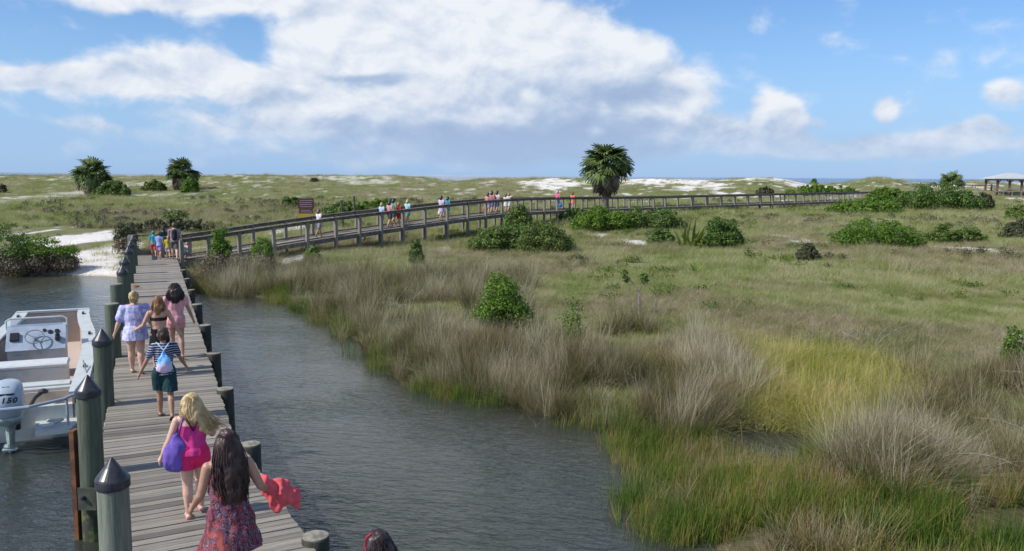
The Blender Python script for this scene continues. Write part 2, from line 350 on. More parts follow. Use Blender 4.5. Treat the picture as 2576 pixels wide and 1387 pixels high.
ZZ = terrain(XX, YY)
def Hz(x, y): return float(terrain(np.array([x]), np.array([y]))[0])
def HIT(X, Y):
    d = ray(X, Y); t = np.concatenate([np.arange(5, 60, .1), np.arange(60, 260, .3)]); px = d.x*t; py = d.y*t; pz = CAMZ+d.z*t
    hh = np.maximum(terrain(px, py), 0); k = np.argmax(pz < hh)
    if not (pz < hh).any(): k = len(t)-1
    return Vector((px[k], py[k], hh[k]))
# bare sand: (x0, x1, ytop, ybottom, strength) as seen in the photograph, turned into ellipses on the ground
SAND = [(-60,330,690,752,1.0),(495,640,722,760,.9),(120,300,586,620,1.3),(180,300,610,690,1.5),(150,300,650,700,1.2),(-40,110,500,516,1.1),(90,230,478,500,.9),(280,430,455,469,1.1),(290,500,440,447,.9),(0,120,438,442,.6),
 (750,1030,444,452,1.1),(850,1000,452,464,1.25),(1060,1120,446,450,.5),(1140,1230,445,455,.8),(1310,1470,452,470,1.25),(1380,1500,446,458,1.1),(1500,1760,448,464,1.3),(1560,1790,454,466,.8),
 (1790,1960,446,461,1.35),(1950,2060,458,468,1.0),(2150,2240,445,462,1.35),(2410,2490,450,470,1.3),(2490,2600,455,470,1.0),(1450,1540,587,600,.95),(1530,1620,598,617,1.0),(2020,2120,600,622,.9),(1940,2000,588,606,.7),
 (2360,2480,618,638,1.0),(2480,2580,605,618,.7),(1085,1140,608,634,.85),(700,770,640,664,.9),(1835,1900,812,838,.9),(320,400,490,505,.7),(560,600,500,510,.7),(620,660,500,508,.7),(740,800,540,590,.6),(430,470,455,470,.7),(2100,2150,455,463,.6),(640,740,440,446,.7)]
sand = np.zeros_like(XX); sn = fbm(XX*.55, YY*.35, 31, 4); sn2 = fbm(XX*.16, YY*.16, 41, 4)
for (x0, x1, y0, y1, w) in SAND:
    a = HIT((x0+x1)/2, y1); b = HIT((x0+x1)/2, y0); c = (a+b)/2; rx = (x1-x0)/2/K/FPX*c.y; ry = max(abs(b.y-a.y)/2, c.y*.03)
    e = np.hypot((XX-c.x)/rx, (YY-c.y)/ry); sand = np.maximum(sand, (w+(.35 if c.y > 100 else 0))*np.clip(1.5-e, 0, 1))
ridge_rand = sm((YY-135)/30)*sm((sn2-.52)/.1)*.4
sn3 = fbm(XX*1.5, YY*.5, 51, 3)
sand = sm((np.maximum(sand, ridge_rand)+(sn-.5)*(1.3+1.6*sm((YY-70)/40))+(sn3-.5)*(.9+.8*sm((YY-50)/60))-.32-.20*sm((YY-70)/50))/(.28+.3*sm((75-YY)/20)*(XX > -12)))
sand = sand*(YY > 24)*(1-.45*((XX < 0) & (YY > 100)))
grow = 1-sand
def mk_terrain():
    co = np.stack([XX, YY, ZZ], -1).reshape(-1, 3); i = np.arange(NY*NX).reshape(NY, NX)
    f = np.stack([i[:-1,:-1], i[:-1,1:], i[1:,1:], i[1:,:-1]], -1).reshape(-1, 4)
    d = pdist(XX, YY, WATER)
    me = mesh_np('ground', co, 4, f, True, att={'sand': sand.ravel(), 'bank': np.maximum(sm(1-np.maximum(d, 0)/7), sm((18-YY)/2)).ravel()})
    m_, N, b = new_mat('dune_ground'); pos = N.n('ShaderNodeNewGeometry').outputs['Position']
    s_ = N.n('ShaderNodeAttribute'); s_.attribute_name = 'sand'; bk = N.n('ShaderNodeAttribute'); bk.attribute_name = 'bank'
    sp = N.n('ShaderNodeSeparateXYZ'); N.L(pos, sp.inputs[0]); z = sp.outputs[2]
    big = N.noise(pos, .075, 4, .6); fine = N.noise(pos, 1.6, 6, .7); vf = N.noise(N.v('MULTIPLY', pos, (1,.7,1)), 7, 4, .7)
    f = N.m('ADD', N.m('MULTIPLY', big, .62), N.m('MULTIPLY', fine, .38))
    col = N.ramp(f, [(.38,(.12,.15,.05)),(.47,(.18,.20,.075)),(.53,(.24,.22,.12)),(.62,(.27,.22,.15))])
    col = N.mix(N.mr(vf, .35, .65, .45, 0), col, (.10,.10,.05))
    col = N.mix(N.m('MULTIPLY', bk.outputs['Fac'], .75), col, (.065,.055,.03))
    sandc = N.mix(N.mr(fine, .3, .7), (.78,.74,.69), (.66,.62,.56))
    col = N.mix(s_.outputs['Fac'], col, sandc)
    mud_depth = N.mix(N.mr(z, -.35, .0), (.028,.034,.026), (.13,.105,.06)); mud_depth = N.mix(N.m('MULTIPLY', s_.outputs['Fac'], N.mr(z, -.5, 0)), mud_depth, (.45,.40,.29))  # mud colour; its darkening with depth stands in for light absorbed by water
    col = N.mix(N.mr(z, -.02, .09), mud_depth, col)
    N.L(col, b.inputs['Base Color']); b.inputs['Roughness'].default_value = .95; b.inputs['Specular IOR Level'].default_value = .1
    bn = N.n('ShaderNodeBump'); bn.inputs['Strength'].default_value = .8; bn.inputs['Distance'].default_value = .12; N.L(N.m('ADD', fine, vf), bn.inputs['Height']); N.L(bn.outputs[0], b.inputs['Normal'])
    link('ground', me, m_, kind='structure')
mk_terrain()
# ------------------------------------------------------------------ water
def water_mat(name, deep, trans, wave, rough, bump):
    m_, N, b = new_mat(name); nt = m_.node_tree; nt.nodes.remove(b)
    pos = N.n('ShaderNodeNewGeometry').outputs['Position']
    rot = N.n('ShaderNodeVectorRotate'); rot.rotation_type = 'Z_AXIS'; N.L(pos, rot.inputs[0]); rot.inputs['Angle'].default_value = R(14); v = N.v('MULTIPLY', rot.outputs[0], (.42, 1, 1))
    w1 = N.noise(v, wave, 3, .55, .6); w2 = N.noise(v, wave*.36, 2, .5, .3); w3 = N.noise(v, wave*2.6, 2, .5)
    calm = N.mr(N.noise(pos, .22, 2), .38, .62, .55, 1.1)
    hh = N.m('MULTIPLY', N.m('ADD', N.m('ADD', w1, N.m('MULTIPLY', w2, 1.4)), N.m('MULTIPLY', w3, .28)), calm)
    bn = N.n('ShaderNodeBump'); bn.inputs['Strength'].default_value = 1; bn.inputs['Distance'].default_value = bump; N.L(hh, bn.inputs['Height'])
    fr = N.n('ShaderNodeFresnel'); fr.inputs['IOR'].default_value = 1.33; N.L(bn.outputs[0], fr.inputs['Normal'])
    gl = N.n('ShaderNodeBsdfGlossy'); gl.inputs['Roughness'].default_value = rough; gl.inputs[0].default_value = (.95,.97,1,1); N.L(bn.outputs[0], gl.inputs['Normal'])
    df = N.n('ShaderNodeBsdfDiffuse'); df.inputs[0].default_value = (*deep, 1)
    tp = N.n('ShaderNodeBsdfTransparent'); tp.inputs[0].default_value = (.80,.82,.72,1)
    m1 = N.n('ShaderNodeMixShader'); m1.inputs[0].default_value = trans; N.L(df.outputs[0], m1.inputs[1]); N.L(tp.outputs[0], m1.inputs[2])
    m2 = N.n('ShaderNodeMixShader'); N.L(fr.outputs[0], m2.inputs[0]); N.L(m1.outputs[0], m2.inputs[1]); N.L(gl.outputs[0], m2.inputs[2])
    N.L(m2.outputs[0], nt.nodes['Material Output'].inputs[0]); return m_
me = mesh_np('water', [(-220,-80,0),(60,-80,0),(60,62,0),(-220,62,0)], 4, [0,1,2,3]); link('water', me, water_mat('lagoon_water', (.070,.082,.068), .58, 10, .06, .021), kind='structure')
me = mesh_np('sea', [(-40000,200,0),(40000,200,0),(40000,50000,0),(-40000,50000,0)], 4, [0,1,2,3]); link('sea', me, water_mat('sea_water', (.02,.085,.17), 0, .5, .25, .35), kind='structure')
# ------------------------------------------------------------------ grass tufts (scattered by geometry nodes)
def tuft(name, n, h, spread, width, lean, droop, mat_, cb=(0,1), nseg=3, wind=(.25,.05), upw=.0):
    a = rng.uniform(0, 2*np.pi, n); r = spread*np.sqrt(rng.uniform(0, 1, n)); bx = r*np.cos(a); by = r*np.sin(a)
    hh = h*rng.uniform(.55, 1.1, n); la = rng.normal(0, lean, n)+wind[0]; lb = rng.normal(0, lean, n)+wind[1]; la += np.cos(a)*r/spread*lean*.8; lb += np.sin(a)*r/spread*lean*.8
    fa = rng.uniform(0, np.pi, n); wx = np.cos(fa)*width/2; wy = np.sin(fa)*width/2; c = rng.uniform(cb[0], cb[1], n)
    V = []; C = []
    for k in range(nseg+1):
        t = k/nseg; bend = t*t*droop; x = bx+hh*(la*t+la*bend); y = by+hh*(lb*t+lb*bend); z = hh*(t-.35*bend*np.hypot(la, lb)*2.0)-.03
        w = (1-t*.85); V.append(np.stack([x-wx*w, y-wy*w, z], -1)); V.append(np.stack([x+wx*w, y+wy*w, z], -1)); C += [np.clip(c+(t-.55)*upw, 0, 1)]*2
    V = np.stack(V, 1); m_ = 2*(nseg+1); base = np.arange(n)[:, None]*m_; F = np.concatenate([base+np.array([2*k, 2*k+1, 2*k+3, 2*k+2]) for k in range(nseg)], 1)
    me = mesh_np(name, V.reshape(-1, 3), 4, F.ravel(), False, att={'c': np.stack(C, 1).ravel()}); me.materials.append(mat_)
    return bpy.data.objects.new(name, me)
def scatter(name, pts, tufts, scale, label, cat, yaw=None, ix=None):
    pts = np.asarray(pts, np.float32); n = len(pts)
    if n == 0: return
    coll = bpy.data.collections.new(name+'_source')
    for t in tufts: coll.objects.link(t)
    me = bpy.data.meshes.new(name); me.vertices.add(n); me.vertices.foreach_set('co', pts.ravel()); me.update()
    a = me.attributes.new('sc', 'FLOAT', 'POINT'); a.data.foreach_set('value', np.asarray(scale, np.float32))
    yw = rng.uniform(-.7, .7, n) if yaw is None else yaw
    a = me.attributes.new('rt', 'FLOAT_VECTOR', 'POINT'); a.data.foreach_set('vector', np.stack([np.zeros(n), np.zeros(n), yw], -1).astype(np.float32).ravel())
    a = me.attributes.new('ix', 'INT', 'POINT'); a.data.foreach_set('value', (rng.integers(0, len(tufts), n) if ix is None else ix).astype(np.int32))
    o = bpy.data.objects.new(name, me); COL.objects.link(o); tag(o, label, cat, kind='stuff')
    g = bpy.data.node_groups.new(name+'_nodes', 'GeometryNodeTree'); g.interface.new_socket('Geometry', in_out='INPUT', socket_type='NodeSocketGeometry'); g.interface.new_socket('Geometry', in_out='OUTPUT', socket_type='NodeSocketGeometry')
    N = NT(g); gi = N.n('NodeGroupInput'); go = N.n('NodeGroupOutput')
    ci = N.n('GeometryNodeCollectionInfo'); ci.inputs['Collection'].default_value = coll; ci.inputs['Separate Children'].default_value = True; ci.inputs['Reset Children'].default_value = True
    ip = N.n('GeometryNodeInstanceOnPoints'); ip.inputs['Pick Instance'].default_value = True
    def na(nm, dt): q = N.n('GeometryNodeInputNamedAttribute', data_type=dt); q.inputs[0].default_value = nm; return [s for s in q.outputs if s.enabled and s.name == 'Attribute'][0]
    N.L(gi.outputs[0], ip.inputs['Points']); N.L(ci.outputs[0], ip.inputs['Instance']); N.L(na('ix', 'INT'), ip.inputs['Instance Index']); N.L(na('sc', 'FLOAT'), ip.inputs['Scale'])
    er = N.n('FunctionNodeEulerToRotation'); N.L(na('rt', 'FLOAT_VECTOR'), er.inputs[0]); N.L(er.outputs[0], ip.inputs['Rotation'])
    N.L(ip.outputs[0], go.inputs[0]); md = o.modifiers.new('scatter', 'NODES'); md.node_group = g
    return o
def zone(q, z=.3): return [XY(X, Y, z) for X, Y in q]
Z_DRY = [zone([(478,722),(490,640),(690,640),(700,690),(600,742),(520,730)], .3),
         zone([(700,760),(690,700),(830,640),(960,640),(1180,650),(1330,700),(1500,750),(1560,830),(1800,880),(1860,960),(1840,1080),(1640,1095),(1540,1090),(1400,1050),(1280,1015),(1180,985),(1020,950),(930,900),(905,870),(850,832),(790,792)], .2),
         zone([(2110,1150),(2190,1080),(2280,1000),(2420,950),(2700,930),(2900,1100),(2900,1330),(2350,1300),(2160,1230)], .25)]
Z_YEL = [zone([(1760,890),(1900,880),(2060,900),(2300,980),(2280,1060),(2180,1110),(2080,1095),(1990,1085),(1880,1072),(1830,1060),(1800,980)], .3)]
Z_REED = [zone([(1000,905),(1100,880),(1200,900),(1240,1000),(1180,1005),(1020,975)], .1), zone([(480,735),(500,715),(640,700),(720,720),(730,765),(640,755),(560,742)], .05),
          zone([(1535,1095),(1640,1085),(1760,1085),(1850,1078),(1880,1130),(1960,1190),(2060,1150),(2150,1200),(2350,1280),(2900,1300),(3200,1500),(3000,1900),(1900,1900),(1790,1500),(1720,1400),(1620,1300),(1580,1230)], .05)]
Z_POND = [zone([(1815,1080),(2030,1078),(2075,1120),(2050,1170),(2000,1215),(1930,1200),(1870,1150),(1800,1100)], 0)]
def sample(n, x0, x1, y0, y1): return rng.uniform(x0, x1, n), rng.uniform(y0, y1, n)
def inside_d(x, y, zs):
    d = np.full(x.shape, 1e9)
    for z in zs: d = np.minimum(d, pdist(x, y, z))
    return d
def inside(x, y, zs, soft=0):
    d = np.full(x.shape, 1e9)
    for z in zs: d = np.minimum(d, pdist(x, y, z))
    return d < soft
from_grid = {}
def sand_at(x, y):
    iy = np.clip(np.searchsorted(ys_, y), 0, NY-1); w = np.maximum(y, 0)*.82+16; ix = np.clip(((x/w+1)/2*(NX-1)).astype(int), 0, NX-1); return sand[iy, ix]
def keep(x, y, m_): return x[m_], y[m_]
# dry rush on the banks
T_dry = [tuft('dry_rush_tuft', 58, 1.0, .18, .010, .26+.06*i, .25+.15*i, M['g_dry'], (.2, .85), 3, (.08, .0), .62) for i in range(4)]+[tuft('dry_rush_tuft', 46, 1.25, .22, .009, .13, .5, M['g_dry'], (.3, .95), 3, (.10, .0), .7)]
ax, ay, asz = [], [], []
for n, bx in ((5200, (-3,7,12,23)), (2800, (-12,1,18,38)), (4200, (2.5,22,10,25)), (700, (-16,-9,32,41))):
    x, y = sample(n, *bx); x, y = keep(x, y, inside(x, y, Z_DRY, (fbm(x*.8, y*.8, 3, 2)-.5)*1.6)); ax.append(x); ay.append(y)
x = np.concatenate(ax); y = np.concatenate(ay); z = terrain(x, y); k = (z > -.12) & (fbm(x*.9, y*.9, 77, 3) > .415) & ~inside(x, y, Z_POND); x, y, z = x[k], y[k], z[k]
s_ = rng.uniform(.55, 1.2, len(x))*(.45+1.05*fbm(x*.55, y*.55, 15, 2)); s_ *= np.where(y > 24, .9, np.where((x > 5.5) & (y < 17.5), .78, .95))
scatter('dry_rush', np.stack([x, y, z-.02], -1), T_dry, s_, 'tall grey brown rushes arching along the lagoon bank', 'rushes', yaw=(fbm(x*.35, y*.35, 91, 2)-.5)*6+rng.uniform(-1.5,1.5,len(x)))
# yellow meadow grass
T_yel = [tuft('meadow_grass_tuft', 110, .7, .36, .010, .28, 1.5, M['g_yellow'], (0, 1), 3, (.35, .1), .5) for i in range(3)]
x, y = sample(4200, 2, 18, 13, 26); x, y = keep(x, y, inside(x, y, Z_YEL, (fbm(x*.8, y*.8, 3, 2)-.5)*2.4+rng.normal(0, .35, len(x)))); z = terrain(x, y); k = z > -.05; x, y, z = x[k], y[k], z[k]
scatter('yellow_meadow_grass', np.stack([x, y, z-.02], -1), T_yel, rng.uniform(.85, 1.35, len(x)), 'mound of yellow green marsh grass bent over behind the small pool', 'grass')
# green reeds standing in the shallows
T_reed = [tuft('reed_tuft', 22, .72, .26, .016, .13, .25, M['g_reed'], (.0, .62), 2, (.05, 0), .25) for i in range(3)]+[tuft('reed_tuft', 24, .7, .26, .014, .16, .4, M['g_reed'], (.35, .95), 2, (.1, 0), .3) for i in range(3)]
ax, ay = [], []
for n, bx in ((12500, (1,16,5,16)), (2600, (-6,0,15,25)), (900, (-16,-6,26,37)), (9000, (-14,6,12,38))):
    x, y = sample(n, *bx); x, y = keep(x, y, inside(x, y, Z_REED, (fbm(x*.9, y*.9, 8, 3)-.5)*1.5) | ((bx[0] == -14) & (np.abs(pdist(x, y, WATER)+.15) < .5) & (fbm(x*.45, y*.45, 88, 2) > .47))); ax.append(x); ay.append(y)
x = np.concatenate(ax); y = np.concatenate(ay); z = np.maximum(terrain(x, y), -.25); k = (fbm(x*.8, y*.8, 55, 3) > .42) & ~inside(x, y, Z_POND); x, y, z = x[k], y[k], z[k]
scatter('green_reeds', np.stack([x, y, z], -1), T_reed, rng.uniform(.45, .95, len(x)), 'green and rusty reeds standing in the shallow water at lower right', 'reeds', ix=np.where(rng.uniform(0, 1, len(x)) < np.clip(.30+(x-3)*.035+(fbm(x*.6, y*.6, 61, 2)-.5)*1.2, .05, .9), rng.integers(3, 6, len(x)), rng.integers(0, 3, len(x))))
# low brown marsh grass mixed into the reeds
x, y = sample(5200, 2.5, 22, 5, 15); x, y = keep(x, y, inside(x, y, [Z_REED[2]], -.2) & ~inside(x, y, Z_POND)); z = terrain(x, y); k = (fbm(x*.5, y*.5, 35, 3)+np.clip((x-5)*.02, -.1, .08) > .56) & (z > -.3); x, y, z = x[k], y[k], z[k]
scatter('brown_marsh_grass', np.stack([x, y, np.maximum(z, -.1)], -1), [tuft('marsh_grass_tuft', 44, .8, .26, .011, .3, .9, M['g_dry'], (.1, .8), 3, (.1, 0), .55) for i in range(3)], rng.uniform(.5, 1.0, len(x)), 'tangled brown marsh grass mixed through the green reeds at lower right', 'grass', yaw=rng.uniform(-3, 3, len(x)))
# dune grass over the whole field, thinner and larger with distance
T_br = lambda: [tuft('tan_grass_tuft', 60, .36, .34, .010, .36, 1.0, M['g_brown'], (.1, .85), 2, (.15, .05), .3) for i in range(3)]
Z_BR = [zone(q, .5) for q in ([(1380,760),(1560,730),(1800,775),(2300,830),(2700,850),(2700,985),(2300,975),(2260,930),(2050,870),(1760,860),(1500,850)],[(1860,560),(2100,556),(2120,625),(2500,625),(2700,640),(2700,720),(2300,690),(1900,650)],[(1060,590),(1180,640),(1440,640),(1500,700),(1300,710),(1000,650),(700,655),(690,612)],[(150,545),(520,545),(700,520),(900,560),(520,600),(250,590)],[(0,470),(300,478),(600,490),(900,478),(1000,470),(1000,460),(0,455)],[(1450,590),(1750,620),(1700,650),(1440,640)])]
T_sh = [tuft('dune_grass_tuft', 60, .34, .34, .010, .33, .9, M['g_short'], (.1, .8), 2, (.15, .05), .25) for i in range(4)]+T_br()
ax, ay, az_ = [], [], []
for n, (x0, x1, y0, y1), s0 in ((30000, (-5,32,12,34), 1.0), (15000, (-24,45,34,62), 1.35), (13000, (-60,80,62,110), 2.0), (11000, (-110,140,110,188), 2.0)):
    x, y = sample(n, x0, x1, y0, y1); w = np.maximum(y, 0)*.68+6; k = (np.abs(x) < w); x, y = x[k], y[k]
    k = ~inside(x, y, Z_YEL, -1.0) & (rng.uniform(0, 1, len(x)) > sand_at(x, y)*.9); x, y = x[k], y[k]; z = terrain(x, y); k = z > .06; ax.append(x[k]); ay.append(y[k]); az_.append(np.full(k.sum(), s0))
x = np.concatenate(ax); y = np.concatenate(ay); s_ = np.concatenate(az_)*rng.uniform(.5, 1.15, len(x))*(.3+1.4*fbm(x*.4, y*.4, 66, 3)); z = terrain(x, y)
scatter('dune_grass', np.stack([x, y, z-.02], -1), T_sh, s_, 'low green and tan dune grass covering the field behind the lagoon', 'grass', ix=np.where((np.clip(.5-inside_d(x, y, Z_BR)/3.0, 0, 1)*1.1+(fbm(x*.28, y*.28, 71, 4)-.5)*2.6+rng.normal(0, .16, len(x))) > .62, rng.integers(4, 7, len(x)), rng.integers(0, 4, len(x))))
# ------------------------------------------------------------------ shrubs
def leaves(name, n, clumps, size, mats, mi_fn=None, flat=.5, hollow=.55):
    """clumps: list of (cx,cy,cz,r); leaf rhombs spread near clump surfaces"""
    cl = np.array(clumps); wgt = cl[:, 3]**2; ci = rng.choice(len(cl), n, p=wgt/wgt.sum()); d = rng.normal(size=(n, 3)); d /= np.linalg.norm(d, axis=1)[:, None]; d[:, 2] = np.abs(d[:, 2])*np.where(rng.uniform(size=n) < .75, 1, -1)
    out_ = np.where(rng.uniform(size=n) < .07, rng.uniform(1.1, 1.5, n), 1.0); rr = out_*cl[ci, 3]*(hollow+(1-hollow)*rng.uniform(0, 1, n)**.5)*rng.uniform(.85, 1.15, n); p = cl[ci, :3]+d*rr[:, None]*np.array([1, 1, .9])
    nrm = d+rng.normal(0, flat, (n, 3)); nrm /= np.linalg.norm(nrm, axis=1)[:, None]; t = np.cross(nrm, rng.normal(size=(n, 3))); t /= np.linalg.norm(t, axis=1)[:, None]; b = np.cross(nrm, t)
    s = size*rng.uniform(.6, 1.4, n)[:, None]; V = np.stack([p-t*s, p+b*s*.45, p+t*s, p-b*s*.45], 1); k = p[:, 2] > -.05; V = V[k]; n = len(V)
    me = mesh_np(name, V.reshape(-1, 3), 4, np.arange(n*4), False)
    return me
def shrub(name, X0, X1, Y0, Y1, mkey, label, n=None, dist=None, z=None, group=None, dead=None, trunk=False, cat='shrub', lf=.06, dens=1.0, tall=1.0):
    _c = (X0+X1)/2; _w = (X1-X0)*.56; X0 = _c-_w; X1 = _c+_w; Y0 = Y0-(Y1-Y0)*.04
    xm = (X0+X1)/2
    g = HIT(xm, Y1-2) if dist is None else None
    if dist is not None: a = AT(xm, Y1, dist); g = Vector((a.x, a.y, Hz(a.x, a.y) if z is None else z))
    w = (X1-X0)/K/FPX*g.y; h = (Y1-Y0)/K/FPX*g.y*1.03*tall
    top = AT(xm, Y0, g.y+w*.15); h = max(h*.8, top.z-g.z)
    sz = max(lf*.62, g.y*.00125); root = empty(name, g, label=label, cat=cat, group=group)
    root.location.y += w*.15
    nc = int(14+w*h*6); nc = min(nc, 70); cl = []
    lo = .38 if trunk else (.5 if dead and dead > 1 else .05)
    for i in range(nc):
        u = random.uniform(-1, 1); v = random.uniform(-1, 1); 
        if u*u+v*v > 1: u *= .6; v *= .6
        hh = h*(1-.62*(u*u+v*v*.5)**1.1)*random.uniform(.6, 1.04); r = min(w, h)*random.uniform(.10, .25)*(1.25 if nc < 16 else 1)
        cl.append((u*(w/2-r*.8), v*max(w*.32-r*.5, .1), max(hh-r, h*lo), r))
        if not trunk and not dead: cl.append((u*(w/2-r*.9), v*max(w*.32-r*.5, .1)-r*.2, max(hh*.45-r*.3, r*.5), r*1.1))
    area = sum(c[3]**2 for c in cl)*12; n = n or int(min(16000, max(500, dens*area/(sz*sz)*1.5)))
    xs_ = [c[0]-c[3] for c in cl]+[c[0]+c[3] for c in cl]; kx = w/(max(xs_)-min(xs_)); ox = (max(xs_)+min(xs_))/2; kz = h/max(c[2]+c[3]*.9 for c in cl); cl = [((c[0]-ox)*kx, c[1], c[2]*kz, c[3]*(kx+kz)/2*.98) for c in cl]
    link('crown', leaves('crown', n, cl, sz, None), M[mkey], root)
    bm = MB(); 
    for i in range(5 if not trunk else 7):
        c = random.choice(cl); b0 = Vector((random.uniform(-.05,.05)*w, 0, -.1)); e = Vector(c[:3]); mid = (b0+e)/2+Vector((random.uniform(-.1,.1)*w, 0, h*.05)); r0 = .012+.018*h; bm.tube([b0, mid, e], [r0, r0*.6, r0*.25], 5)
    bm.build('trunk', M['twig'], root)
    if dead:
        cd_ = [(c[0]*1.02, c[1]*1.0-.1, max(c[2]*random.uniform(.2, .6), .15), c[3]*1.15) for c in cl]; link('dead_skirt', leaves('dead_skirt', int(n*dead), cd_, sz, None), M['bush_dead'], root)
    return root
shrub('shoreline_bush', 20, 178, 592, 692, 'bush_green', 'large rounded bush overhanging the sandy lagoon edge, green on top and brown below', dead=1.9, n=8500, lf=.08)
shrub('shoreline_bush', -130, 95, 566, 690, 'bush_mid', 'dark green bush at the left frame edge behind the rounded lagoon bush', dead=.9, n=8000, lf=.08)
shrub('scrub_thicket', 285, 345, 545, 640, 'bush_dark', 'grey twiggy thicket behind the row of pilings beside the white sand', dead=.8, n=3500)
shrub('scrub_thicket', 330, 515, 548, 590, 'bush_dark', 'long dark thicket on the dune slope behind the people at the dock end', dead=.8, n=6000)
shrub('scrub_bush', 400, 470, 528, 560, 'bush_mid', 'small green bush poking above the long dark thicket', n=1500)
shrub('boardwalk_bush', 522, 585, 572, 668, 'bush_green', 'bright green bush in front of the rail, nearest the dock end', dist=38.5, dead=.5, n=3600)
shrub('boardwalk_bush', 626, 692, 597, 680, 'bush_green', 'low green bush below the ramp rail, second from the dock', dist=39, dead=.8, n=3000)
for a in [(808,930,508,545,'bush_mid','sprawling green bush beyond the ramp rail to the right of the brown sign'),(900,990,500,532,'bush_green','brighter green bush beyond the ramp behind the first walking group'),
          (700,760,495,525,'bush_mid','faint low bush on the slope to the left of the brown sign'),(1028,1068,605,672,'bush_mid','slim upright green bush below the ramp near a bare sand spot'),
          (1262,1345,514,572,'bush_mid','tall rounded scrub bush hiding the ramp near its crest',None,57),(1182,1330,566,636,'bush_mid','dense green bush, left half of the big pair below the ramp'),(1300,1445,556,640,'bush_mid','dense darker bush, right half of the big pair below the ramp'),
          (1403,1475,524,565,'bush_mid','small olive bush under the boardwalk left of the tall palm'),(1440,1590,518,583,'bush_green','broad bright shrub in front of the tall palm trunk'),(1560,1725,518,580,'bush_mid','broad dark shrub just right of the tall palm'),
          (1632,1695,574,616,'bush_mid','small round scrub left of the spiky palmetto'),(1770,1872,545,628,'bush_mid','dark shrub growing against the right side of the spiky palmetto'),
          (1905,1945,468,490,'bush_dark','tiny dark bush rising just behind the long boardwalk'),(1990,2160,464,492,'bush_green','low spreading green shrub behind the boardwalk below the sand knolls'),
          (2095,2285,502,542,'bush_green','low flat bright shrub left of the largest dune thicket'),(2180,2300,472,522,'bush_green','light green left shoulder of the largest dune thicket'),(2265,2480,460,532,'bush_mid','largest dark green dune thicket near the shelter'),
          (2440,2500,485,530,'bush_dark','grey twiggy bush on the right flank of the largest thicket'),(2112,2330,550,628,'bush_green','domed bright green shrub standing alone in the right field'),(2335,2475,562,614,'bush_mid','grey green shrub right of the domed bright one'),
          (2535,2640,515,560,'bush_mid','upper shrub cut by the right frame edge'),(2530,2650,552,606,'bush_dark','lower dusky shrub cut by the right frame edge'),(-30,12,463,487,'bush_dark','tiny dark bush at the left edge on the far dunes'),
          (355,410,453,483,'bush_mid','low green bush left of the stubby far palm'),(232,316,455,496,'bush_mid','rounded palmetto scrub at the foot of the far left palm'),(455,496,446,486,'bush_green','bright green bush under the stubby far palm'),
          (765,805,620,660,'bush_green','little bright bush beside a sand patch under the ramp'),(2005,2062,612,658,'bush_dark','small rusty brown bush in the middle of the right field'),
          (2035,2060,450,462,'bush_mid','speck of a bush on the far sand knoll'),(780,800,447,460,'bush_dark','speck of a dark bush on the far left dunes')]:
    shrub('dune_shrub', *a, group='shrubs scattered over the dunes')
shrub('marsh_bush', 1192, 1338, 684, 812, 'bush_green', 'bright green bush with dark stems rising out of the tall rushes', trunk=True, n=9500, lf=.06, dist=22.5)
shrub('marsh_bush', 1398, 1480, 736, 785, 'bush_green', 'small green bush right of the bright one in the rushes', n=1500, lf=.05, dist=21.5)
shrub('marsh_bush', 2518, 2600, 822, 955, 'bush_green', 'upright green bush on dark stems at the right frame edge', trunk=True, n=2600, lf=.05)
shrub('marsh_bush', 2016, 2046, 866, 900, 'bush_green', 'knee high green bush standing in the yellow grass', n=500, lf=.04)
shrub('marsh_bush', 1925, 1960, 852, 872, 'bush_green', 'very small green tuft bush left of the knee high one', n=400, lf=.04)
shrub('marsh_bush', 2556, 2590, 945, 970, 'bush_green', 'low sprig below the upright bush at the right frame edge', n=400, lf=.04)
# brown tangle on the bank beside the dock end
shrub('bank_thatch', 490, 585, 640, 722, 'bush_dead', 'brown dead thatch on the bank right beside the dock', n=3500, dist=37)
shrub('bank_thatch', 575, 690, 650, 720, 'bush_dead', 'brown dead thatch below the second ramp bush', n=3500, dist=38)
# sapling
def sapling():
    g = HIT(1607, 800); r = empty('sapling', g, label='thin bare forked sapling with two leafy tips in the open grass', cat='sapling'); s = g.y/FPX/K
    b = MB(); b.tube([(0,0,-.1),(0,0,58*s),(-4*s,0,70*s)], [.05,.04,.03], 5); b.tube([(0,0,58*s),(-18*s,0,88*s),(-40*s,0,115*s)], [.018,.014,.006], 5); b.tube([(-4*s,0,66*s),(8*s,0,85*s),(10*s,0,108*s)], [.018,.014,.006], 5)
    b.tube([(-18*s,0,85*s),(-28*s,0,82*s),(-40*s,.1,92*s)], [.01,.007,.004], 4); b.tube([(2*s,0,75*s),(16*s,.1,84*s)], [.01,.004], 4); b.build('stem', M['twig'], r)
    for c in ((-40*s,0,112*s),(-36*s,0,98*s),(10*s,0,104*s),(12*s,0,94*s)): link('leaf_clump', leaves('leaf_clump', 110, [(*c, .13)], .045, None), M['bush_mid'], r)
sapling()
def dead_branch(X, Y, w, label):
    g = HIT(X, Y); r = empty('dead_branch', g+Vector((0, 0, .5)), label=label, cat='dead branch', group='bare grey branches lying in the marsh'); 
    for k in range(9):
        p = Vector((random.uniform(-.4,.4)*w, random.uniform(-.3,.3), random.uniform(-.3,.1))); pts = [p.copy()]; d = Vector((random.uniform(-1,1), random.uniform(-.6,.6), random.uniform(-.1,.7))).normalized()
        for j in range(5): d = (d+Vector((random.uniform(-.3,.3), random.uniform(-.3,.3), random.uniform(-.25,.1)))).normalized(); p = p+d*w*.14; pts.append(p.copy())
        MB().tube(pts, [.010,.009,.008,.006,.004,.002], 4).build('twig', M['twig'], r)
dead_branch(2640, 1180, 1.4, 'bare forked grey branch among rushes beyond the right frame edge')
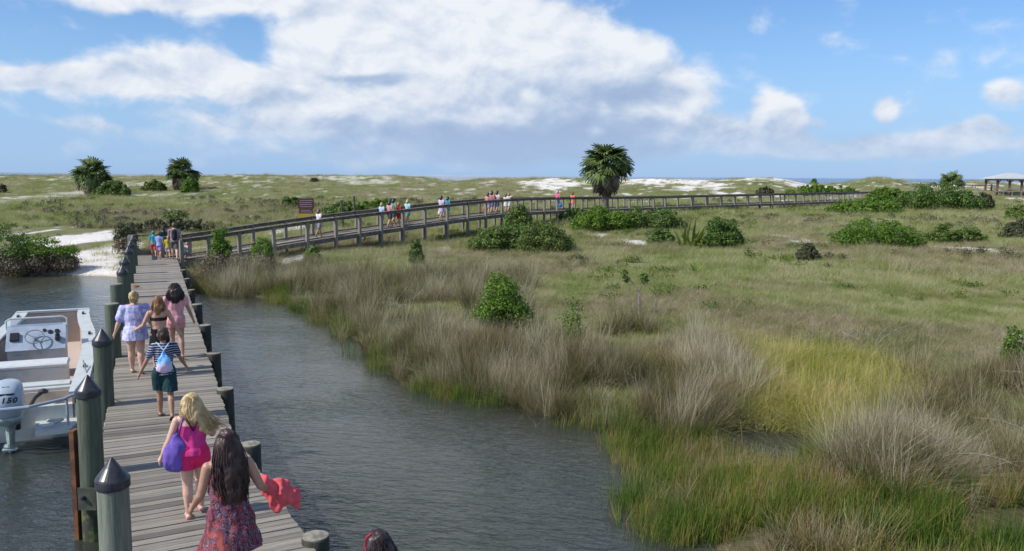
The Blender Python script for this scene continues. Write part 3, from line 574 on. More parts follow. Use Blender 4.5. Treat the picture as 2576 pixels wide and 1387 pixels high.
dead_branch(2600, 1010, 1.0, 'pale forked branch at the right edge under the upright bush')
dead_branch(2330, 1215, 1.7, 'tangled bare grey branches, nearest the bottom right of the marsh')
dead_branch(2550, 905, 1.6, 'bare grey twigs beneath the upright bush at the right')
dead_branch(2190, 895, 1.3, 'small pale bleached twigs behind the yellow grass')
dead_branch(1010, 790, 1.4, 'bleached bare twigs sticking out of the rushes near the lagoon bend')
# spiky palmetto / yucca
def spiky(X0, X1, Y0, Y1, label, nl=46, name='palmetto'):
    g = HIT((X0+X1)/2, Y1-3); w = (X1-X0)/K/FPX*g.y; h = (Y1-Y0)/K/FPX*g.y; r = empty(name, g, label=label, cat='palmetto' if name == 'palmetto' else 'yucca')
    for k in range(nl):
        a = random.uniform(0, 2*math.pi); el_ = random.uniform(.15, 1.35); L = h*random.uniform(.75, 1.1); bx = random.uniform(-.34,.34)*w if nl > 20 else 0; by = random.uniform(-.2,.2)*w if nl > 20 else 0
        d = Vector((math.cos(a)*math.cos(el_), math.sin(a)*math.cos(el_), math.sin(el_))); sd_ = d.cross(Vector((0,0,1))).normalized()*max(.05, .05*h); b = Vector((bx, by, 0)); m1 = b+d*L*.55; tip = b+d*L+Vector((0,0,-.16*L*math.cos(el_)))
        me = mesh_np('blade', [b-sd_*.5, b+sd_*.5, m1+sd_, m1-sd_, tip+sd_*.1, tip-sd_*.1], 4, [0,1,2,3,3,2,4,5]); link('blade', me, M['palmetto'], r)
    return r
spiky(1692, 1790, 552, 625, 'yellow green spiky palmetto in the middle of the field')
spiky(1738, 1764, 655, 694, 'small spiky yucca alone in the open grass', 16, 'yucca')
# low weeds that roughen the field
def weed(m_, n): 
    me = leaves('low_weed', n, [(random.uniform(-.2,.2), random.uniform(-.2,.2), random.uniform(.03,.16), random.uniform(.10,.2)) for _ in range(5)], .035, None); me.materials.append(m_); return bpy.data.objects.new('low_weed', me)
x, y = sample(9000, -60, 70, 16, 118); k = (np.abs(x) < y*.68+5) & (terrain(x, y) > .15) & (sand_at(x, y) < .4) & (fbm(x*.22, y*.22, 123, 3)+rng.normal(0, .06, len(x)) > .60) & ~inside(x, y, Z_YEL+Z_DRY[1:2], 0); x, y = x[k], y[k]
W_ix = np.where(fbm(x*.1, y*.1, 321, 2) > .5, rng.integers(0, 2, len(x)), rng.integers(2, 4, len(x)))
scatter('low_weeds', np.stack([x, y, terrain(x, y)-.03], -1), [weed(M['bush_dead'], 150), weed(M['bush_dark'], 170), weed(M['bush_mid'], 170), weed(M['palmetto'], 150)], rng.uniform(.4, 1.1, len(x))*(1+y/90), 'low brown and green weeds dotted through the dune grass', 'weeds', ix=W_ix)
# ------------------------------------------------------------------ palms
def frond_mesh(dead, v):
    """costapalmate fan: petiole, fused inner blade and split drooping leaflets; the blade hangs below the petiole line"""
    nl = 20; V = []; F = []; pl = .40 if dead else .50; tb = -(.9 if dead else .55)
    def quad(a, b, c, d_): i = len(V); V.extend([a, b, c, d_]); F.extend([i, i+1, i+2, i+3])
    quad(Vector((0,-.014,0)), Vector((0,.014,0)), Vector((pl,.012,.06)), Vector((pl,-.012,.06)))
    ux = Vector((math.cos(tb), 0, math.sin(tb))); o = Vector((pl,0,.06)); up_ = Vector((-math.sin(tb), 0, math.cos(tb)))
    def q(a, r, sag): return o+ux*math.cos(a)*r+Vector((0, math.sin(a)*r, 0))*(.7 if dead else 1)+up_*(-.12*abs(math.sin(a))*r)-Vector((0,0,sag))
    w = R(250)/nl
    for k in range(nl):
        a = R(-125)+w*(k+.5); ll = (.42+.10*math.cos(a))*random.uniform(.85, 1.08)*(.85 if dead else 1); fz = .006*(-1)**k
        quad(q(a-w*.5, .02, 0), q(a+w*.5, .02, 0), q(a+w*.5, ll*.68, .01+fz), q(a-w*.5, ll*.68, .01-fz))
        dr = random.uniform(.05, .14)*(1.6 if dead else 1); quad(q(a-w*.48, ll*.68, .01-fz), q(a+w*.48, ll*.68, .01+fz), q(a+w*.22, ll, dr), q(a-w*.22, ll, dr))
    me = mesh_np('frond', V, 4, F); me.materials.append(M['frond_dead'] if dead else M['frond']); return me
FR = [frond_mesh(False, i) for i in range(3)]; FD = [frond_mesh(True, i) for i in range(2)]
def palm(X, Yc, Wc, dist, zb, label, nf=90, nd=26, group='cabbage palms on the dunes', elmin=-.55):
    dist = HIT(X, dist).y if dist > 300 else dist; c = AT(X, Yc, dist); r_ = Wc/2/K/FPX*dist; zb = Hz(c.x, c.y) if zb is None else zb; root = empty('palm_tree', (c.x, c.y, zb), label=label, cat='palm tree', group=group)
    H = c.z-zb-r_*.15; prof = [(.34*r_**.3, -.2), (.26*r_**.3, .15*H), (.23*r_**.3, .6*H), (.27*r_**.3, .9*H), (.12*r_**.3, H)]; MB().lathe(prof, n=10, wob=.08).build('trunk', M['trunk'], root, smooth=True)
    for k in range(nf):
        a = random.uniform(0, 2*math.pi); e = math.asin(max(-1, min(1, elmin+(1-elmin)*((k+.5)/nf)**.85))); s = r_*random.uniform(1.08, 1.34)
        link('frond', FR[k % 3], None, root, loc=(0,0,H+random.uniform(-.1,.1)*r_), rot=(random.uniform(-.8,.8), -e, a), scale=(s, s, s))
    for k in range(nd):
        a = random.uniform(0, 2*math.pi); e = random.uniform(-1.15, -.55); s = r_*random.uniform(1.2, 1.6)
        link('dead_frond', FD[k % 2], None, root, loc=(0,0,H-.12*r_), rot=(random.uniform(-.6,.6), -e, a), scale=(s, s, s))
    return root
palm(1524, 410, 112, 72, None, 'tall palm with a shaggy skirt of dead fronds beside the boardwalk', 50, 46, elmin=-.45)
palm(232, 437, 88, 490, None, 'round headed palm on the far left dunes', 44, 16, elmin=-.55)
palm(459, 432, 76, 478, None, 'stubby palm with upright fronds on the far left dunes', 40, 8, elmin=-.4)
palm(2391, 456, 54, 120, None, 'small palm top showing behind the largest dune thicket', 40, 6, elmin=0.0)
# ------------------------------------------------------------------ dock
DZ = .9
def mid(a, b): return (a+b)/2
c_far = mid(P(342,653,DZ), P(443,655,DZ)); c_k = mid(P(258,1105,DZ), P(586,1097,DZ)); c_n = mid(P(306,1387,DZ), P(788,1389,DZ))
dfar = (c_far-c_k).normalized(); dn = (c_k-c_n).normalized()
W1 = (P(443,655,DZ)-P(342,653,DZ)).length*abs(dfar.y)*.99; W2 = (P(586,1097,DZ)-P(258,1105,DZ)).length*abs(dfar.y)*.98
c_near = c_n-dn*((c_n.y-.4)/dn.y)
pts = [c_near]; L1 = (c_k-c_near).length; L2 = (c_far-c_k).length; LT = L1+L2
def dock_at(s):
    b = .5+.5*math.tanh((s-L1)/.8)
    p = c_near+dn*min(s, L1) if s < L1 else c_k+dfar*(s-L1)
    d = (dn*(1-b)+dfar*b).normalized(); return p, d
dock = empty('dock', c_near, label='weathered plank dock running from the foreground to the dune boardwalk', cat='dock')
PIT = LT/298; base_pl = []
for i in range(6):
    b = MB(); b.box((0,0,0), (1,1,1), bev=.012) ; me = b.mesh('plank'); me.materials.append(M['plank'])
    for v in me.vertices: v.co.x += (random.uniform(-.006,.006) if abs(v.co.x) > .4 else 0); v.co.z += random.uniform(-.05,.05)*.5
    base_pl.append(me)
DW = 1.86
for i in range(298):
    s = (i+.5)*PIT; p, d = dock_at(s); ang = math.atan2(d.y, d.x)-math.pi/2
    link('plank', base_pl[i % 6], None, dock, loc=(p.x-c_near.x, p.y-c_near.y, DZ-.022+random.uniform(-.003,.003)), rot=(random.uniform(-.012,.012), random.uniform(-.002,.002), ang+random.uniform(-.003,.003)), scale=(DW+random.uniform(-.012,.012), PIT-random.uniform(.009,.016), .04))
dock.location.z = 0
def side(s, off): p, d = dock_at(s); n = Vector((d.y, -d.x, 0)); return p+n*off
for sgn in (-1, 1):
    pp = [side(s, sgn*(DW/2-.06))-Vector((c_near.x, c_near.y, 0)) for s in (0, L1-1.2, L1+1.2, LT)]
    for q, (a, b_) in enumerate(zip(pp, pp[1:])):
        MB().bar((a.x,a.y,DZ-.17), (b_.x,b_.y,DZ-.17), .05, .24).build('stringer', M['beam'], dock)
for k in range(13):
    s = 1.5+k*3.45
    if s < LT:
        a = side(s, -DW/2-.05)-Vector((c_near.x,c_near.y,0)); b_ = side(s, DW/2+.05)-Vector((c_near.x,c_near.y,0)); MB().bar((a.x,a.y,DZ-.40), (b_.x,b_.y,DZ-.40), .09, .2).build('cross_beam', M['beam'], dock)
# ------------------------------------------------------------------ pilings
def piling(loc, r, ztop, capped, label, group, mk='pile', zb=-.9):
    root = empty('piling', (loc.x, loc.y, 0), random.uniform(0, 6), label=label, cat='piling', group=group); n = 18
    prof = [(r*1.12, zb), (r*1.08, 0), (r*1.03, ztop*.5), (r, ztop-.02), (r*.985, ztop)]
    MB().lathe(prof, n=n, wob=.018).build('post', M[mk], root, smooth=True)
    if capped: MB().lathe([(r*1.05, ztop-.075), (r*1.10, ztop-.065), (r*1.10, ztop+.01), (r*1.04, ztop+.03), (r*.52, ztop+.125), (.012, ztop+.215)], n=32).build('cap', M['cap'], root)
    else: MB().lathe([(r*.97, ztop-.01), (r*.95, ztop+.012), (r*.5, ztop+.022), (.01, ztop+.022)], n=n, wob=.01).build('sawn_top', M['pile_top'], root)
    return root
GL = 'tall pilings along the left side of the dock'; ZT = 2.03
lp = [(280,1148,1,'thick pale piling with a black cone cap, nearest the camera at the bottom edge'),(219,941,1,'second capped piling from the camera, rising from dark water with a rusty metal plate'),(255,825,1,'third capped piling, standing behind the stern corner of the boat'),
      (281,762,0,'flat topped green piling beside the boat bow, nearer of the two uncapped ones'),(292,713,0,'flat topped green piling beyond the boat bow, farther of the two uncapped ones'),(307,666,1,'capped piling just beyond the two flat topped ones'),
      (313,643,1,'capped piling second beyond the flat topped pair'),(322,619,1,'capped piling third beyond the flat topped pair'),(328,603,1,'second to last capped piling on the left dock edge'),(334,590,1,'last capped piling at the far left corner of the dock end')]
LPP = []
for i, (X, Y, c, l) in enumerate(lp):
    p = P(X, Y, ZT+.225 if c else ZT+.06); LPP.append(p); zt = ZT if c else ZT+.04
    r = piling(p, .142 if i < 1 else .148, zt, c, l, GL, 'pile_pale' if i == 0 else 'pile')
    if i == 1:
        r.rotation_euler.z = 0
        b = MB(); b.box((.02,-.20,.62), (.24,.03,.30)); b.build('bracket_plate', M['beam'], r); b = MB(); b.lathe([(.03,0),(.03,.03),(.02,.05)], n=8); o = b.build('bolt', M['black'], r); o.location = (-.02,-.21,.64); o.rotation_euler = (math.pi/2,0,0)
        MB().box((-.21,-.02,.75), (.06,.14,1.5)).build('rub_board', mat('rusty_wood', (.22,.09,.04), (.10,.045,.025), 6, .9), r)
GR = 'short pilings along the right side of the dock'
for X, Y, l in [(793,1342,'dark rotten topped short piling nearest the camera on the right'),(629,1112,'short piling second from the camera on the right, behind the coral towel'),(566,974,'short flat topped piling third from the camera on the right'),(537,885,'short flat topped piling fourth from the camera on the right'),
                (515,815,'short flat topped piling fifth from the camera on the right'),(495,763,'short piling sixth from the camera on the right, beside the sandy shallows'),(481,727,'short piling seventh on the right, where the bank begins'),(470,699,'short piling second to last on the right bank'),(461,677,'last short piling on the right by the dock end')]:
    p = P(X, Y, 1.0); s = 1 if Y > 760 else .75
    piling(p, .15*s, .97, 0, l, GR, 'pile_dark')
# orange cord on the dock edge
q = P(341, 722, DZ+.03); b = MB()
for k in range(3): b.tube([q*0+Vector((.11*math.cos(t*.7)+k*.02, .07*math.sin(t*.7), .01+.018*k)) for t in range(10)], .012, 5)
b.build('rope_coil', M['orange'], loc=q, label='small orange rope coil lying at the left edge of the dock', cat='rope')
# ------------------------------------------------------------------ boardwalk
near = [(455,602,39.3),(515,598,40.2),(588,583,41.3),(687,568,43),(778,556,44.6),(850,546,46),(955,534,49),(1064,522,52.5),(1180,508,57),(1300,499,62.5),(1400,497,68.5),(1550,496,77.5),(1700,494,87),(1850,490,92),(2003,487,98),(2110,485,108),(2200,483,122),(2300,481,140)]
NR = [AT(*q) for q in near]
RH = 1.07
def resample(pts, step):
    out = [pts[0]]; acc_ = 0
    for a, b_ in zip(pts, pts[1:]):
        L = (b_-a).length; n = max(1, round(L/step))
        for k in range(1, n+1): out.append(a.lerp(b_, k/n))
    return out
def smoothp(pts, it=2):
    for _ in range(it): pts = [pts[0]]+[(a+b_*2+c)/4 for a, b_, c in zip(pts, pts[1:], pts[2:])]+[pts[-1]]
    return pts
def offs(pts, w):
    out = []
    for i, p in enumerate(pts):
        d = pts[min(i+1, len(pts)-1)]-pts[max(i-1, 0)]; d.z = 0; d.normalize(); out.append(p+Vector((-d.y, d.x, 0))*w)
    return out
def boardwalk(rail, w, label, postw=.17, step=2.3, group=None, nm='boardwalk'):
    root = empty(nm, (rail[0].x, rail[0].y, 0), label=label, cat='boardwalk'); O = Vector((rail[0].x, rail[0].y, 0))
    A = smoothp(resample(rail, step)); B = offs(A, w); D = Vector((0,0,RH))
    pm = MB(); pm.box((0,0,0), (1,1,1)); pme = pm.mesh('post'); pme.materials.append(M['post'])
    for row in (A, B):
        for i, p in enumerate(row):
            g = min(Hz(p.x, p.y), p.z-RH)-.3; h = p.z-.05-g; nx = row[min(i+1, len(row)-1)]-row[max(i-1,0)]
            link('post', pme, None, root, loc=(p.x-O.x, p.y-O.y, g+h/2), rot=(0,0,math.atan2(nx.y, nx.x)), scale=(postw, postw*.8, h))
        for a, b_ in zip(row, row[1:]):
            u = (b_-a).normalized()*.004
            MB().bar(a-O-u+Vector((0,0,.0)), b_-O+u, .20, .045).build('handrail', M['rail'], root)
            MB().bar(a-O-Vector((0,0,.10)), b_-O-Vector((0,0,.10)), .04, .13).build('rail_board', M['rail'], root)
    for row, s in ((A, 1), (B, -1)):
        b = MB()
        for a, b_ in zip(row, row[1:]): b.bar(a-O-D-Vector((0,0,.09)), b_-O-D-Vector((0,0,.09)), .06, .22)
        b.build('edge_joist', M['rail'], root)
        b = MB()
        for a, b_ in zip(row, row[1:]): n = (B[0]-A[0]).normalized()*.14*s; b.bar(a-O-D+n+Vector((0,0,.09)), b_-O-D+n+Vector((0,0,.09)), .09, .07)
        b.build('curb_rail', M['rail'], root)
    # deck planks: too small to pick apart singly
    b = MB(); AA = resample(A, .16); BB = resample(B, .16)
    for i in range(min(len(AA), 999)):
        t = i/(len(AA)-1); q2 = BB[min(int(t*(len(BB)-1)), len(BB)-1)]; a = AA[i]-D-O; c = q2-D-O; b.bar(a, c, .135, .035)
    o = b.build('deck_planks', M['plank'], root); o['kind'] = 'stuff'
    return root, A, B
bw, BA, BB_ = boardwalk(NR, 1.9, 'long weathered boardwalk with handrails climbing from the dock end and crossing the dunes')
far = [AT(2090,461,172), AT(2250,462,162), AT(2400,463,154), AT(2480,466,146)]
boardwalk(far, 1.8, 'short far boardwalk in front of the sea leading to the shelter', .14, 2.6)
# end platform closing the dock: cross rail on the left and the deck that joins both
pf = empty('platform', (c_far.x, c_far.y, 0), label='small deck platform with rail where the dock meets the boardwalk', cat='platform')
n_ = Vector((dfar.y, -dfar.x, 0)); q0 = c_far-n_*1.25
def L_(v): return Vector((v.x-c_far.x, v.y-c_far.y, v.z))
k = 0
while k < 17:
    a = c_far+dfar*(.10+k*.15)-n_*1.15; b_ = c_far+dfar*(.10+k*.15)+n_*(3.9); a.z = b_.z = DZ-.03; MB().bar(L_(a), L_(b_), .135, .04).build('plank', M['plank'], pf); k += 1
for s0, s1 in (((.1,-1.1),(2.6,-1.1)), ((2.6,-1.1),(2.6,1.6))):
    a = c_far+dfar*s0[0]+n_*s0[1]; b_ = c_far+dfar*s1[0]+n_*s1[1]
    a.z = b_.z = DZ+1.0; MB().bar(L_(a), L_(b_), .2, .05).build('handrail', M['rail'], pf); a.z = b_.z = DZ+.12; MB().bar(L_(a), L_(b_), .05, .2).build('kick_board', M['rail'], pf)
    for t in (0, .5, 1): p = a.lerp(b_, t); MB().box(L_(Vector((p.x, p.y, .75))), (.13,.11,2.3)).build('post', M['post'], pf)
for off in (1.1, 2.4, 3.8):
    p = c_far+dfar*.1+n_*off; MB().box(L_(Vector((p.x, p.y, .2))), (.14,.14,1.3)).build('post', M['post'], pf)
a = c_far+dfar*.02+n_*1.0; b_ = c_far+dfar*.02+n_*3.9; a.z = b_.z = DZ-.16; MB().bar(L_(a), L_(b_), .05, .2).build('edge_joist', M['rail'], pf)
# ------------------------------------------------------------------ shelter
def shelter():
    p = AT(2537, 492, 140); z0 = p.z+.15; r = empty('shelter', (p.x, p.y, 0), R(-8), label='open beach shelter with a pale hipped roof on brown posts by the sea', cat='shelter')
    W_, D_ = 5.6, 4.6; ez = z0+2.55
    b = MB(); rings = [[(-W_/2-.7,-D_/2-.7,ez),(W_/2+.7,-D_/2-.7,ez),(W_/2+.7,D_/2+.7,ez),(-W_/2-.7,D_/2+.7,ez)],[(-W_/2-.7,-D_/2-.7,ez+.12),(W_/2+.7,-D_/2-.7,ez+.12),(W_/2+.7,D_/2+.7,ez+.12),(-W_/2-.7,D_/2+.7,ez+.12)],[(-.5,-.1,ez+1.0),(.5,-.1,ez+1.0),(.5,.1,ez+1.0),(-.5,.1,ez+1.0)]]
    b.loft([[Vector(q) for q in rg] for rg in rings]); b.build('roof', M['roof'], r)
    brown = mat('shelter_post_brown', (.17,.10,.075), (.10,.06,.045), 5, .8)
    for x in (-W_/2, -W_/6, W_/6, W_/2):
        for y in (-D_/2, D_/2):
            MB().box((x,y,z0+1.27), (.28,.28,2.54)).build('post', brown, r); MB().bar((x,y,ez-.75), (x+(.6 if x < 0 else -.6),y,ez-.05), .1).build('brace', brown, r)
    MB().box((0,-D_/2,ez-.12), (W_+.3,.12,.22)).build('beam', brown, r); MB().box((0,D_/2,ez-.12), (W_+.3,.12,.22)).build('beam', brown, r)
    b = MB()
    for k in range(26): b.box((0,-D_/2+.1+k*.2-.3,z0-.03), (W_+1.2,.18,.05))
    o = b.build('floor_planks', M['plank'], r); o['kind'] = 'stuff'
    for x in np.linspace(-W_/2-.6, W_/2+.6, 6):
        MB().box((x,-D_/2-.55,z0-.3), (.14,.14,2.7)).build('post', M['post'], r)
    for z in (z0+1.0, z0+.55, z0-.15): MB().box((0,-D_/2-.62,z), (W_+1.4,.05,.14)).build('rail', M['post'], r)
shelter()
# ------------------------------------------------------------------ sign
def sign():
    p = AT(770, 549, 49.5); r = empty('park_sign', (p.x, p.y, Hz(p.x, p.y)), R(10), label='two stacked brown notice panels above a yellow one behind the ramp', cat='sign'); z0 = p.z-r.location.z; s = 49.5/FPX/K
    for x in (-13*s, 13*s): MB().box((x, .05, (z0+52*s)/2), (.09,.09,z0+52*s)).build('post', M['post'], r)
    for (a, b_, w, m_, nm) in ((24,50,40,'sign_brown','panel'), (12,23.5,34,'sign_brown','panel'), (0,11.6,37,'sign_yellow','warning_panel')):
        pn = MB().box((0,-.02,z0+(a+b_)/2*s), (w*s,.03,(b_-a)*s), bev=.004).build(nm, M[m_], r)
        n = 4 if a == 24 else 2
        if m_ == 'sign_brown':
            for k in range(n):
                zc = z0+(a+(b_-a)*(k+1)/(n+1))*s; x = -w*s*.36
                while x < w*s*.34:
                    l = random.uniform(.04, .11); MB().box((x+l/2,-.038,zc), (l,.004,.035)).build('lettering', M['sign_text'], pn); x += l+.03
sign()
for X, Y0, Y1, dd, lab in ((862,503,528,62,'leaning weathered stub post in the scrub right of the sign'), (893,493,510,66,'thin dark stub post in the scrub, farther right of the sign')):
    a = AT(X, Y1, dd); t = AT(X-3, Y0, dd); g = Hz(a.x, a.y); MB().tube([(0,0,-.2),(t.x-a.x,0,max(t.z-g, .5))], [.1,.07], 7).build('stub_post', M['beam'], loc=(a.x,a.y,g), label=lab, cat='post')
# ------------------------------------------------------------------ boat
def boat():
    root = empty('skiff', (-9.12, 15.1, 0), R(23.6), label='white and tan open work skiff with centre console and large outboard moored by the dock', cat='boat')
    Lb = 8.9; WG = M['white_gel']; TG = M['tan_gel']
    def hw(y): return 1.22-.34*sm(np.array((y-4.5)/4)).item()
    def gz(y): return .80+.28*sm(np.array((y-2.5)/7)).item()
    ys = [0,.8,2,4,6,7.2,8.2,Lb]
    rings = []
    for y in ys:
        w = hw(y); g = gz(y); kz = -.28+.5*max(0, (y-7.2)/2.1)**2; wb = w*(.86-.12*max(0, (y-6)/3.3))
        rings.append([Vector((x, y, z)) for x, z in ((-w,g),(-w,g-.12),(-wb,.05+max(0,kz)),(-wb*.6,kz),(0,kz-.07),(wb*.6,kz),(wb,.05+max(0,kz)),(w,g-.12),(w,g),(w-.10,g+.0),(w-.12,g-.10),(w-.15,.16),(-w+.15,.16),(-w+.12,g-.10),(-w+.10,g+.0))])
    bm = MB(); bm.loft(rings, cap=False); hull = bm.build('hull', WG, root)
    bm = MB(); bm.poly([(-1.1,0.02),(1.1,.02),(hw(Lb)-.1,Lb-.1),(-hw(Lb)+.1,Lb-.1)], .17, .22); bm.build('cockpit_floor', mat('nonskid_floor', (.52,.42,.37), (.44,.36,.31), 30, .8, .3), root)
    for s in (-1, 1):
        bm = MB()
        for a, b_ in zip(ys, ys[1:]): bm.bar((s*(hw(a)-.20),a,(gz(a)+.2)/2-.05), (s*(hw(b_)-.20),b_,(gz(b_)+.2)/2-.05), .04, .62)
        bm.build('side_liner', M['shaded_gel'] if s < 0 else TG, root)
        bm = MB()
        for a, b_ in zip(ys, ys[1:]): bm.bar((s*(hw(a)-.12),a,gz(a)+.02), (s*(hw(b_)-.12),b_+.002,gz(b_)+.02), .30, .05)
        bm.build('gunwale', WG, root)
        for y in (2.2, 5.6, 8.1): MB().box((s*(hw(y)-.12), y, gz(y)+.075), (.05,.24,.035)).box((s*(hw(y)-.12), y, gz(y)+.05), (.04,.08,.03)).build('cleat', M['black'], root)
    w = hw(Lb); MB().box((0,Lb-.02,.55), (2*w,.06,1.06)).build('bow_plate', WG, root); MB().box((0,Lb-.10,.63), (2*w-.3,.06,.86)).build('bow_wall', TG, root); MB().box((0,Lb-.06,gz(Lb)+.03), (2*w+.02,.16,.06)).build('bow_rail', WG, root)
    MB().box((0,.05,.30), (2.4,.1,.62)).build('transom', WG, root)
    # engine well and stern deck
    MB().box((0,.95,.42), (2.14,.06,.50)).build('well_wall', TG, root); MB().box((0,.52,.40), (2.2,.86,.06)).build('well_floor', WG, root)
    d = MB().box((0,1.28,.70), (2.2,.62,.07), bev=.015).build('stern_deck', WG, root)
    MB().box((.42,1.26,.755), (.95,.34,.035), bev=.01).build('hatch', WG, d)
    MB().tube([(.22,.50,.45),(.32,.70,.62),(.45,.86,.70)], .035, 7).build('rigging_hose', M['black'], root); MB().lathe([(.0,0),(.085,.01),(.09,.05),(.04,.09)], (.45,.84,.66), 12).build('hose_boot', M['black'], root)
    # seat
    st = MB().box((0,3.15,.47), (1.45,.55,.55), bev=.02).build('seat_box', M['white_gel'], root); MB().box((0,3.15,.79), (1.5,.62,.09), bev=.03).build('cushion', mat('vinyl_cushion', (.62,.64,.63), (.55,.57,.56), 8, .5), st)
    # console
    cs_ = MB(); cs_.poly([(-.58,4.35),(.58,4.35),(.58,5.1),(-.58,5.1)], .2, .92); c = cs_.build('console', mat('console_grey', (.50,.52,.53), (.43,.45,.46), 5, .45), root)
    bm = MB(); bm.loft([[Vector((-.6,4.22,.90)),Vector((.6,4.22,.90)),Vector((.6,5.12,.90)),Vector((-.6,5.12,.90))],[Vector((-.6,4.72,1.36)),Vector((.6,4.72,1.36)),Vector((.6,5.08,1.36)),Vector((-.6,5.08,1.36))]]); bm.build('dash', mat('dash_blue_grey', (.36,.42,.50), (.28,.33,.40), 4, .35), c)
    sl = math.atan2(.46, .50)
    def on(x, t, h=.02): return Vector((x, 4.22+.5*t-h*math.sin(sl), .90+.46*t+h*math.cos(sl)))
    def disc(nm, x, t, r, th, m_, inner=0):
        b = MB(); b.lathe([(r, 0), (r, th), (max(r-.015, .001), th+.004)], n=20); o = b.build(nm, m_, c); o.location = on(x, t, .0); o.rotation_euler = (sl, 0, 0); return o
    b = MB(); b.tube([Vector((math.cos(a)*.19, math.sin(a)*.19, .12)) for a in np.linspace(0, 2*math.pi, 25)], .014, 6, False)
    for a in (0.5, 2.6, 4.7): b.tube([(0,0,.08),(math.cos(a)*.19, math.sin(a)*.19, .12)], .011, 5)
    b.tube([(0,0,0),(0,0,.1)], .03, 8); o = b.build('steering_wheel', M['grey_metal'], c); o.location = on(-.02, .42, 0); o.rotation_euler = (sl, 0, 0)
    disc('gauge', .28, .72, .055, .02, M['black']); disc('gauge', .42, .74, .055, .02, M['black']); disc('gauge', .16, .80, .04, .02, M['black'])
    o = MB().box((0,0,.03), (.19,.22,.06), bev=.01).build('display', M['black'], c); o.location = on(-.43, .55, 0); o.rotation_euler = (sl, 0, 0)
    o = MB().box((0,0,.06), (.10,.16,.12), bev=.02).tube([(0,0,.1),(.02,.03,.24)], .018, 6).build('throttle', M['black'], c); o.location = on(.44, .42, 0); o.rotation_euler = (sl, 0, 0)
    b = MB(); b.tube([(-.62,4.75,1.30),(-.62,4.78,1.50),(-.54,4.80,1.55),(.54,4.80,1.55),(.62,4.78,1.50),(.62,4.75,1.30)], .022, 7); b.build('windscreen_frame', M['white_gel'], c)
    gm, Ng, bg_ = new_mat('windscreen_glass'); bg_.inputs['Base Color'].default_value = (.75,.8,.85,1); bg_.inputs['Roughness'].default_value = .08; bg_.inputs['Transmission Weight'].default_value = .85
    MB().box((0,4.80,1.44), (1.06,.012,.18)).build('windscreen', gm, c)
    MB().tube([(-.5,4.33,.62),(-.5,4.25,.62),(-.5,4.25,.80),(.1,4.25,.80),(.1,4.33,.80)], .012, 6).build('grab_rail', M['grey_metal'], c)
    # stern platform and rail
    MB().poly([(.45,-.78),(1.0,-.72),(1.2,.0),(.38,.0)], .26, .34).build('swim_platform', WG, root); MB().poly([(-1.0,-.72),(-.45,-.78),(-.38,.0),(-1.2,.0)], .26, .34).build('swim_platform', WG, root)
    MB().tube([(.55,-.55,.38),(.72,-.6,.42),(.85,-.35,.42),(.6,-.2,.38)], .03, 7).build('step_handle', WG, root)
    b = MB(); b.tube([(1.15,.25,.84),(1.12,-.2,.86),(.9,-.62,.86),(.4,-.98,.86),(-.3,-1.02,.86),(-.9,-.62,.86),(-1.12,-.2,.86),(-1.15,.25,.84)], .03, 8)
    for x in (-.95, .95): b.tube([(x,-.55,.86),(x,-.45,.34)], .022, 7)
    b.build('stern_rail', M['engine'], root)
    # outboard
    e = MB()
    def sec(y0, y1, w, z, n=16, p=2.6):
        cy = (y0+y1)/2; ly = (y1-y0)/2; return [Vector((w*math.copysign(abs(math.cos(a))**(2/p), math.cos(a)), cy+ly*math.copysign(abs(math.sin(a))**(2/p), math.sin(a)), z)) for a in np.linspace(0, 2*math.pi, n, endpoint=False)]
    e.loft([sec(-.62,-.06,.20,.66), sec(-.70,-.02,.27,.74), sec(-.74,.0,.285,.95), sec(-.72,.0,.28,1.12), sec(-.64,.0,.255,1.27), sec(-.52,-.02,.21,1.36), sec(-.40,-.1,.10,1.395)])
    cw = e.build('outboard', M['engine'], root, smooth=True); cw.location = (.04, -.24, .08); cw.scale = (.9, .9, .84)
    MB().loft([sec(-.60,-.10,.19,.50), sec(-.64,-.04,.25,.60), sec(-.66,-.04,.26,.68)]).build('lower_cowl', M['engine_dark'], cw, smooth=True)
    MB().loft([sec(-.52,-.12,.055,-.10,12,2), sec(-.50,-.10,.07,.10,12,2), sec(-.50,-.08,.085,.35,12,2), sec(-.56,-.08,.14,.52,12,2)]).box((0,-.36,-.02), (.26,.46,.025)).loft([sec(-.45,-.16,.03,-.5,12,2), sec(-.48,-.14,.045,-.1,12,2)]).build('outboard_leg', M['engine_dark'], cw, smooth=False)
    MB().box((0,.02,.45), (.28,.16,.4)).build('mount_bracket', M['black'], cw)
    MB().box((0,-.672,1.19), (.30,.03,.035)).box((.0,-.55,1.325), (.12,.04,.012)).build('vent_slot', M['black'], cw)
    cu = bpy.data.curves.new('t', 'FONT'); cu.body = '150'; cu.size = .155; cu.extrude = .004; cu.align_x = 'CENTER'; cu.shear = .25; cu.space_character = 1.25; cu.offset = .006
    to = bpy.data.objects.new('t', cu); COL.objects.link(to); bpy.context.view_layer.update(); me = bpy.data.meshes.new_from_object(to.evaluated_get(bpy.context.evaluated_depsgraph_get())); bpy.data.objects.remove(to); me.name = 'horsepower_number'
    if len(me.materials): me.materials.clear()
    link('horsepower_number', me, M['black'], cw, loc=(.06,-.742,1.03), rot=(R(90),0,0))
boat()
fp = Vector((-9.12,15.1,0))+Matrix.Rotation(R(23.6),3,'Z') @ Vector((1.30,3.6,0)); fe = empty('fender', (fp.x, fp.y, 0), label='white boat fender hanging from the skiff side beside the third piling', cat='fender')
